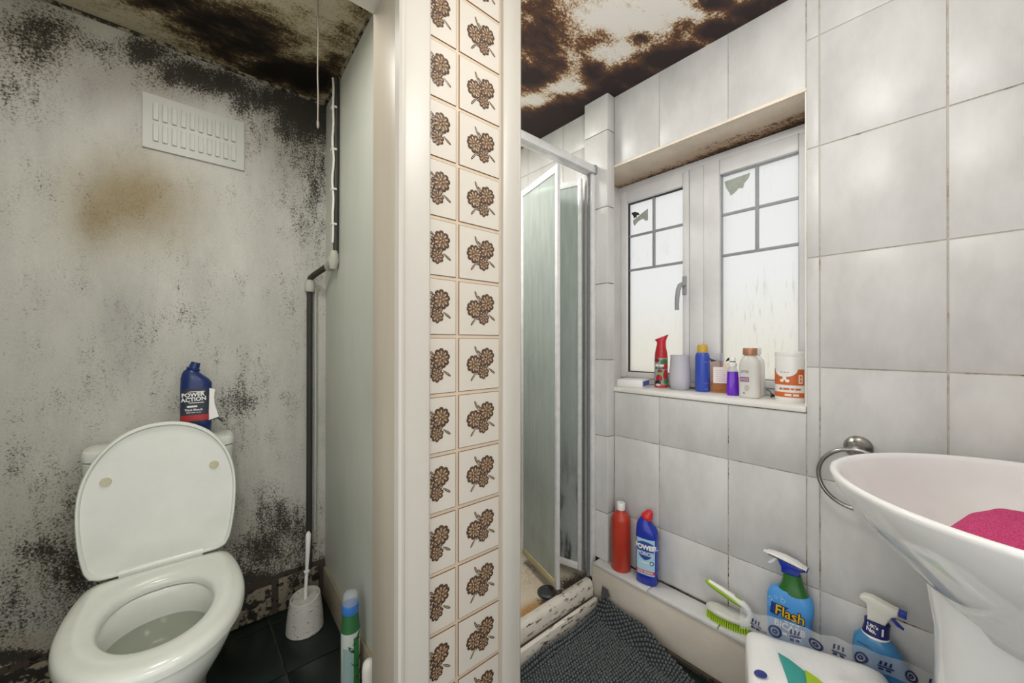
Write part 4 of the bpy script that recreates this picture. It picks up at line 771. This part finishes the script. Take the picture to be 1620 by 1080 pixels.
tl = fz.new('BsdfTranslucent', Color=hx('dedde8')); mx = fz.new('MixShader', Fac=.35); fz.t.links.new(fz.b.outputs[0], mx.inputs[1]); fz.t.links.new(tl.outputs[0], mx.inputs[2]); fz.t.links.new(mx.outputs[0], fz.out.inputs[0])
MB().lathe([(.030, 0), (.0345, .004), (.0395, .022), (.0415, .045), (.0405, .075), (.0375, .110), (.0362, .128), (.0372, .143), (.0352, .143), (.0345, .126), (.0360, .105), (.034, .104)], 40, cap1=False).build('glass', fz.m, cu)
MB().lathe([(.034, .035), (.0385, .050), (.0372, .088), (.0365, .090), (.001, .090)], 36).build('wax', paint('lilac_wax', 'c9c6d6'), cu)
MB().tube([(0, 0, .089), (.001, 0, .104)], .0012, 6).build('wick', paint('wick_black', '222222'), cu)
bc = thing('blue_spray_can', 'plain blue spray can with a mustard yellow cap on the sill', 'spray can', (1.583, 0.664, SZ), R(-66))
B = Bottle([(0, .024, .024), (.004, .0265, .0265), (.135, .0265, .0265), (.146, .0255, .0255), (.155, .021, .021)])
B.mb().build('can', plain('cobalt_blue', '3450b4', 0.28, var=0.03), bc)
MB().lathe([(.0195, .154), (.0200, .156), (.0192, .178), (.016, .186), (.001, .188)], 28).build('cap', plain('mustard', 'c9a53e', 0.4), bc)
for z in (.012, .034, .118): patch(B.wrap, [(z, .006, .024), (z + .0012, .006, .024)], 6, .0006).build('printed_line', paint('line_pale', '8fa2dc'), bc)
df = thing('amber_soap_bottle', 'clear square bottle holding a little amber liquid, black ribbon at its neck', 'bottle', (1.606, 0.605, SZ), R(-66))
M['amber'] = clear_mat('amber_liquid', 'fbd9a4', alpha=.78, rough=.1); M['amber'].node_tree.nodes['Principled BSDF'].inputs['Base Color'].default_value = hx('f0a445')
M['peach_glass'] = clear_mat('peach_glass', 'fdf6ee', alpha=.88, rough=.08); M['peach_glass'].node_tree.nodes['Principled BSDF'].inputs['Base Color'].default_value = hx('efcfb2')
B = Bottle([(0, .033, .021, 4), (.003, .035, .0225, 4), (.105, .035, .0225, 4), (.113, .030, .020, 3), (.117, .014, .013, 2.2), (.124, .0125, .0125, 2)])
B.mb().build('glass', M['peach_glass'], df)
Bottle([(.003, .031, .019, 4), (.040, .032, .0195, 4), (.041, .030, .018, 4)]).mb().build('liquid', M['amber'], df)
patch(B.surf, rect(.038, .100, -.026, .022, 5), eps=.0006).build('label', paint('cream_label', 'eadfdc'), df)
for k in range(6): patch(B.surf, [(.046 + .008 * k, -.018, .014 - .002 * (k % 3)), (.0475 + .008 * k, -.018, .014 - .002 * (k % 3))], 6, .001).build('printed_line', paint('line_lilac', 'b9a8b4'), df)
MB().lathe([(.0125, .123), (.0135, .126), (.0135, .150), (.011, .153), (.001, .153)], 22).build('cap', M['clear'], df)
MB().tube([(0, 0, .10), (0, 0, .15)], .0035, 8).build('dip_tube', paint('tube_violet', '7a78c0'), df)
MB().prism([(-.012, .124), (-.030, .130), (-.040, .136), (-.037, .127), (-.032, .119)], -.016, -.012, 'y', .001).build('ribbon', paint('ribbon_black', '1d1f26'), df); MB().prism([(.016, .120), (.022, .134), (.032, .138), (.036, .131), (.024, .124)], -.016, -.012, 'y', .001).build('ribbon', paint('ribbon_black', '1d1f26'), df)
pg = thing('purple_gel_bottle', 'small clear bottle of vivid purple gel with a white pump top', 'bottle', (1.553, 0.543, SZ), R(-62))
B = Bottle([(0, .018, .015, 3), (.003, .0205, .017, 3), (.05, .0195, .016, 3), (.088, .0180, .015, 2.8)])
B.mb().build('gel', plain('purple_gel', '6a14c4', 0.15, var=0.08, coat=0.5), pg)
Bottle([(.088, .0185, .0155, 2.8), (.096, .0155, .014, 2.3), (.102, .0125, .0125, 2), (.108, .0120, .0120, 2)]).mb().build('shoulder', M['clear'], pg)
MB().lathe([(.0135, .107), (.0140, .109), (.0140, .118), (.011, .121), (.0095, .123)], 22).build('pump_collar', M['white_plastic'], pg)
MB().lathe([(.0098, .1225), (.0098, .1265)], 22).build('pump_gap', BLACK, pg); MB().lathe([(.0105, .1262), (.0105, .136), (.008, .140), (.001, .141)], 22).build('pump_top', M['white_plastic'], pg)
for k, (x, y, lab) in enumerate(((1.530, 0.478, 'white rounded bottle with copper screw cap and purple label bar on the sill'), (1.612, 0.490, 'second white bottle tucked behind the copper capped one'))):
    wt = thing('white_lotion_bottle', lab, 'bottle', (x, y, SZ), R(-88), 'white lotion bottles on the sill')
    B = Bottle([(0, .028, .022, 3), (.004, .0325, .0255, 3), (.115, .0325, .0255, 3), (.132, .030, .0245, 2.6), (.142, .022, .020, 2.2), (.147, .0185, .0185, 2), (.152, .0180, .0180, 2)])
    B.mb().build('body', plain('warm_white_plastic', 'cfcdc8', 0.35, var=0.02) if not k else M['white_plastic'], wt)
    MB().lathe([(.0215, .151), (.0222, .153), (.0222, .172), (.0210, .1755), (.001, .176)], 30).build('cap', plain('copper_cap', 'b37f62', 0.35, 0.35, var=0.15) if not k else M['white_plastic'], wt)
    if not k:
        lettering(wt, 'ITTE', .0125, B.surf, -.010, .092, paint('label_grey', '8b8690'), bold=.0003)
        patch(B.surf, rect(.058, .074, -.026, .004, 4), eps=.0007).build('label_bar', paint('label_purple', '8a5a88'), wt)
        for z in (.063, .068): patch(B.surf, [(z, -.024, .002), (z + .0012, -.024, .002)], 6, .0011).build('printed_line', WHITE, wt)
        patch(B.surf, disc(-.003, .036, .008, .011), eps=.0007).build('seal_print', paint('seal_beige', 'b9b2ac'), wt); patch(B.surf, disc(-.012, .018, .0035, .004), eps=.0007).build('seal_print', paint('seal_grey', '8f8f98'), wt)
cn = thing('orange_canister', 'white cardboard canister with orange band and white cup shape at the sill end', 'canister', (1.553, 0.3615, SZ), R(-86))
B = Bottle([(0, .0445, .0445), (.003, .0460, .0460), (.158, .0460, .0460), (.162, .0455, .0455)])
B.mb().build('tube', M['white_plastic'], cn)
MB().lathe([(.0462, .150), (.0468, .152), (.0468, .163), (.0450, .165), (.001, .165)], 40).build('lid', M['white_plastic'], cn)
OR = paint('orange_print', 'c9632c')
patch(B.wrap, rect(.056, .108, -.064, .044, 6), 24, .0005).build('orange_band', OR, cn); patch(B.wrap, rect(.016, .032, -.064, .044, 3), 24, .0005).build('orange_band', OR, cn)
patch(B.wrap, [(.056 + .026 + .026 * (1 - math.cos(math.pi / 2 * k / 8)), -.012 - .036 * math.sin(math.pi / 2 * k / 8), -.012 + .036 * math.sin(math.pi / 2 * k / 8)) for k in range(9)], 14, .0009).build('cup_print', M['white_plastic'], cn)
for cx, cz, a, b in ((-.012, .078, .006, .006), (-.020, .070, .006, .005), (-.004, .070, .006, .005)): patch(B.wrap, disc(cx, cz, a, b, 8), 6, .0009).build('foot_print', M['white_plastic'], cn)
patch(B.wrap, rect(.062, .090, .026, .038, 3), 5, .0009).build('badge', paint('badge_cream', 'ecdcc4'), cn); bars(cn, B.wrap, .032, .076, .020, .005, OR, 2, 7, .0014, True)
bars(cn, B.wrap, .002, .043, .060, .006, OR, 4, 8); bars(cn, B.wrap, -.012, .098, .026, .002, paint('label_grey', '8b8690'), 3, 9); bars(cn, B.wrap, .008, .024, .038, .007, paint('badge_cream', 'ecdcc4'), 2, 10)
wi = thing('wire_hair_clip', 'small black wire hair clip lying on the sill beside the canister', 'hair clip', (1.590, 0.432, SZ))
MB().tube([(0, 0, .003), (.010, -.012, .006), (.0, -.018, .003), (-.008, -.008, .010), (.004, -.002, .014), (.008, -.012, .004)], .0022, 6).tube([(.004, -.004, .004), (.012, .004, .020), (.006, .014, .026)], .0016, 6).tube([(.002, -.012, .003), (-.004, -.030, .004), (-.010, -.046, .003)], .0014, 6).build('wire', BLACK, wi)
hg = thing('hair_grip', 'tiny brown hair grip on the sill behind the blue spray can', 'hair grip', (1.640, 0.735, SZ))
MB().tube([(0, -.02, .002), (0, .016, .002), (.003, .019, .004), (.001, .015, .0055), (0, -.016, .0055)], .0014, 6).build('wire', paint('grip_brown', '6b5648'), hg)
# ---------------------------------------------------------------- towel ring, basin, cloth
tg = thing('towel_ring', 'tarnished steel towel ring on the tiled wall behind the basin', 'towel ring', (XW, 0.180, 0.838))
MB().loft([[(-d, r * math.cos(t), r * math.sin(t)) for t in [2 * math.pi * q / 36 for q in range(36)]] for d, r in ((-.001, .031), (.004, .032), (.008, .030), (.012, .024), (.020, .014), (.030, .011), (.044, .011), (.048, .008), (.049, .001))]).build('mount', M['chrome'], tg)
ring = [(-.040 - .004 * math.cos(t), .082 * math.sin(t), -.082 + .082 * math.cos(t)) for t in [2 * math.pi * q / 56 for q in range(56)]]
MB().tube(ring, .0058, 12, closed=True).build('ring', M['chrome'], tg)
bs = thing('washbasin', 'white ceramic pedestal washbasin with a pink cloth in it', 'basin', (1.093, -0.11, 0))
def bring(s, z, dy=0.0, n=80):
    out = []
    for q in range(n):
        t = 2 * math.pi * q / n; c, s_ = math.cos(t), math.sin(t)
        pa, pb_, b = (1.85, 1.85, .292) if s_ > 0 else (2.0, 6.0, .168)
        k = s if s_ > 0 else max(s, .55 + .45 * s)
        x = .305 * s * math.copysign(abs(c) ** (2 / pa if s_ > 0 else 2 / 3.5), c); y = b * k * math.copysign(abs(s_) ** (2 / pb_), s_)
        out.append((x, y + dy, z))
    return out
MB().loft([bring(.36, .635), bring(.40, .655), bring(.56, .697), bring(.74, .752), bring(.88, .797), bring(.965, .838), bring(.995, .858), bring(1.0, .864), bring(.993, .8685), bring(.975, .870), bring(.955, .868), bring(.937, .860), bring(.91, .835), bring(.85, .795), bring(.74, .755), bring(.55, .728), bring(.3, .718), bring(.05, .716)]).build('bowl', M['ceramic'], bs, smooth=60)
MB().loft([egg(a, .030, b, f, 3, 2, z=z, cx=.018) for z, a, b, f in ((0, .110, .12, .085), (.03, .108, .12, .083), (.10, .088, .11, .068), (.35, .084, .11, .066), (.60, .090, .11, .075), (.675, .104, .12, .092), (.70, .11, .12, .10))]).build('pedestal', M['ceramic'], bs, smooth=60)
cm = NT('pink_terry'); v = cm.coord(); n = cm.noise(v, 420, 2); cm.set(cm.b.inputs['Base Color'], cm.ramp(n, [(.3, hx('b92a63')), (.7, hx('e0568c'))])); cm.b.inputs['Roughness'].default_value = .95; cm.bump(n, .8, .004)
ct = MB(); rings = []; rg3 = random.Random(11)
for i, (s_, z) in enumerate(((.72, .012), (.95, .020), (1.0, .032), (.96, .050), (.80, .080), (.58, .100), (.34, .110), (.12, .112))):
    rings.append([(s_ * .135 * math.cos(t) * (1 + .06 * math.sin(3 * t + 1) + .03 * math.sin(7 * t)), s_ * .115 * math.sin(t) * (1 + .05 * math.sin(4 * t)), z + (.010 * math.sin(2 * t + i * .4) + .006 * math.sin(5 * t + i)) * (0.3 + s_ * .7) + (.004 if i < 3 else 0)) for t in [2 * math.pi * q / 64 for q in range(64)]])
cl_ = ct.loft(rings).build('cleaning_cloth', cm.m, None, (1.105, -0.085, 0.712), smooth=70); tag(cl_, 'bunched bright pink terry cloth lying in the washbasin', 'cloth')
# ---------------------------------------------------------------- bath mat
TL, TRr, BRr, BL = Vector((.62, .981, 0)), Vector((1.345, .964, 0)), Vector((1.275, .425, 0)), Vector((.56, .44, 0))
def sm(x): x = max(0, min(1, x)); return x * x * (3 - 2 * x)
def matpt(u, v, h=0.0):
    p = (BL * (1 - u) + BRr * u) * (1 - v) + (TL * (1 - u) + TRr * u) * v
    z = .014 + .055 * sm((u - .90) / .10) * sm((v - .25) / .4) + .020 * sm((v - .93) / .07) * sm((u - .2) / .3) + .003 * math.sin(u * 17 + v * 5) + .0035 * math.sin(v * 21 - u * 6) + .008 * math.exp(-((u - .86) / .03) ** 2) * sm((.75 - v) / .3)
    return Vector((p.x, p.y, z + h))
mt = thing('bath_mat', 'charcoal grey bobbly chenille bath mat on the bathroom floor', 'bath mat', (0, 0, 0))
NU, NV = 60, 46; mb = MB()
for s_, h in ((0, 0), (1, -.009)): mb.add([matpt(i / NU, j / NV, h) for j in range(NV + 1) for i in range(NU + 1)], [(j * (NU + 1) + i, j * (NU + 1) + i + 1, (j + 1) * (NU + 1) + i + 1, (j + 1) * (NU + 1) + i) for j in range(NV) for i in range(NU)])
K = (NU + 1) * (NV + 1); edge = [i for i in range(NU + 1)] + [j * (NU + 1) + NU for j in range(1, NV + 1)] + [NV * (NU + 1) + i for i in range(NU - 1, -1, -1)] + [j * (NU + 1) for j in range(NV - 1, 0, -1)]
mb.f += [(edge[k], edge[(k + 1) % len(edge)], edge[(k + 1) % len(edge)] + K, edge[k] + K) for k in range(len(edge))]; mb.mi += [0] * len(edge)
matm = plain('charcoal_chenille', '5a5e5f', 0.95, var=0.15, scale=120); mb.build('backing', plain('mat_backing', '1d2225', 0.95), mt)
nb = MB(); rg4 = random.Random(2); nu, nv = 62, 50
for j in range(nv):
    for i in range(nu):
        u, v = (i + .5 + (.5 if j % 2 else 0)) / (nu + .5), (j + .5) / nv
        c = matpt(u + rg4.uniform(-.001, .001), v + rg4.uniform(-.0015, .0015)); r = .0048 * rg4.uniform(.9, 1.1); hh = .009 * rg4.uniform(.85, 1.15); lx, ly = rg4.uniform(-.001, .001), rg4.uniform(-.001, .001)
        if c.x < .72: continue
        nb.loft([[(c.x + rr * r * math.cos(t) + lx * z, c.y + rr * r * math.sin(t) + ly * z, c.z - .002 + hh * z) for t in [2 * math.pi * q / 7 for q in range(7)]] for rr, z in ((.8, 0), (1.05, .45), (.8, .85), (.3, 1.05))], False, True)
nb.build('bobbles', matm, mt, smooth=80)['kind'] = 'stuff'
MB().add([matpt(.955, .985, .012), matpt(1.0, .985, .012), matpt(1.0, .935, .018), matpt(.985, 1.0, .034), matpt(1.0, .96, .032)], [(0, 1, 3), (1, 2, 4), (1, 4, 3), (0, 3, 4, 2)]).build('corner_fold', M['seal'], mt, label='dark folded corner', smooth=0)
# ---------------------------------------------------------------- pack of toilet rolls
pk = thing('toilet_roll_pack', 'film wrapped pack of white toilet rolls with teal print standing by the ledge', 'toilet roll pack', (1.25, 0.395, 0), R(-70))
PXC, PYC, PA, PB = .145, -.118, .155, .132
def prad(x, y): return (abs((x - PXC) / PA) ** 12 + abs((y - PYC) / PB) ** 12) ** (1 / 12)
def ptop(x, y, eps=0.0):
    d = min(prad(x, y), 1.0); seam = math.exp(-((x - .152) / .006) ** 2) + math.exp(-((y + .127) / .006) ** 2)
    return .306 - .020 * d ** 12 - .003 * seam + .0018 * math.sin(60 * x + 30 * y) + .0012 * math.sin(95 * y - 40 * x) + eps
def prr(s, n=96): return [(PXC + PA * s * math.copysign(abs(math.cos(t)) ** (1 / 5), math.cos(t)), PYC + PB * s * math.copysign(abs(math.sin(t)) ** (1 / 5), math.sin(t))) for t in [2 * math.pi * q / n for q in range(n)]]
mb = MB(); rings = [[(x, y, .003) for x, y in prr(.95)], [(x, y, .02) for x, y in prr(.99)], [(x, y, .075) for x, y in prr(1.0)], [(x, y, .13) for x, y in prr(.975)], [(x, y, .20) for x, y in prr(1.0)], [(x, y, .268) for x, y in prr(.995)]]
for s_ in (.985, .965, .94, .90, .84, .76, .66, .54, .42, .30, .18, .06): rings.append([(x, y, ptop(x, y)) for x, y in prr(s_)])
pkm = NT('film_over_white_paper'); v = pkm.coord(); pkm.b.inputs['Base Color'].default_value = hx('ececea'); pkm.b.inputs['Roughness'].default_value = .3; pkm.b.inputs['Coat Weight'].default_value = .4
pkm.bump(pkm.noise(pkm.coord('Object', (1, .35, 1)), 26, 5, .7), .5, .008)
mb.loft(rings).build('rolls', pkm.m, pk, smooth=60)
ps = lambda x, y, eps=.001: (x, y, ptop(x, y, eps + .003))
patch(ps, [(-.190, .078, .210), (-.160, .074, .180), (-.130, .071, .152), (-.105, .067, .115), (-.085, .064, .086), (-.074, .063, .065)], 10).build('teal_print', paint('teal_print', '3b9c94'), pk)
patch(ps, [(-.170, .112, .175), (-.140, .114, .160), (-.118, .115, .140), (-.102, .116, .120)], 6, .0016).build('lime_print', paint('lime_print', 'a8c81e'), pk)
patch(ps, disc(.018, -.172, .014, .014), 8, .0014).build('roundel', paint('roundel_navy', '27377d'), pk)
# strip of clear film standing up along the far edge, printed in navy
fs = []; npt = 60
def film(s, h):
    x = -.020 + s * .50; lean = .006 + .018 * h
    return Vector((x + .003 * math.sin(s * 31), .006 + lean * (1 - .75 * sm((s - .25) / .3)) + .004 * math.sin(s * 23 + h * 3) + .0025 * math.sin(s * 61), .288 + .050 * h * (1 - .25 * sm((s - .55) / .45)) - .014 * sm((s - .62) / .38) + .002 * math.sin(s * 47)))
mb = MB(); rr = 6
for off in (0.0, .0006): mb.add([film(i / npt, j / rr) + Vector((0, off, 0)) for j in range(rr + 1) for i in range(npt + 1)], [(j * (npt + 1) + i, j * (npt + 1) + i + 1, (j + 1) * (npt + 1) + i + 1, (j + 1) * (npt + 1) + i) for j in range(rr) for i in range(npt)])
mb.build('film', M['film'], pk, label='crinkled clear film lip')
fsurf = lambda x, z, eps=0.0: tuple(film(x, z) + Vector((0, -eps, 0)))
pm = MB()
def stroke(x, z, w, h, sl=0.0): pm.add([fsurf(x + sl * 0, z, .0014), fsurf(x + w, z, .0014), fsurf(x + w + sl, z + h, .0014), fsurf(x + sl, z + h, .0014)], [(0, 1, 2, 3)])
for k in range(10):
    s0 = .05 + k * .093
    if k % 2:
        for a, b in ((.030, .020), (.013, .004)):
            pts = [fsurf(s0 + .03 + r_ * math.cos(t), .42 + r_ * 9 * math.sin(t), .0014) for r_ in (a, b) for t in [2 * math.pi * q / 18 for q in range(18)]]
            pm.add(pts, [(q, (q + 1) % 18, 18 + (q + 1) % 18, 18 + q) for q in range(18)])
    else:
        for j in range(3): stroke(s0 + j * .017, .48, .008, .22, .004)
        stroke(s0 - .004, .36, .056, .07); 
        for j in range(2): stroke(s0 + j * .026, .20, .017, .11, -.002)
o_ = pm.build('film_print', NAVY, pk, smooth=0, recalc=False); o_['kind'] = 'stuff'
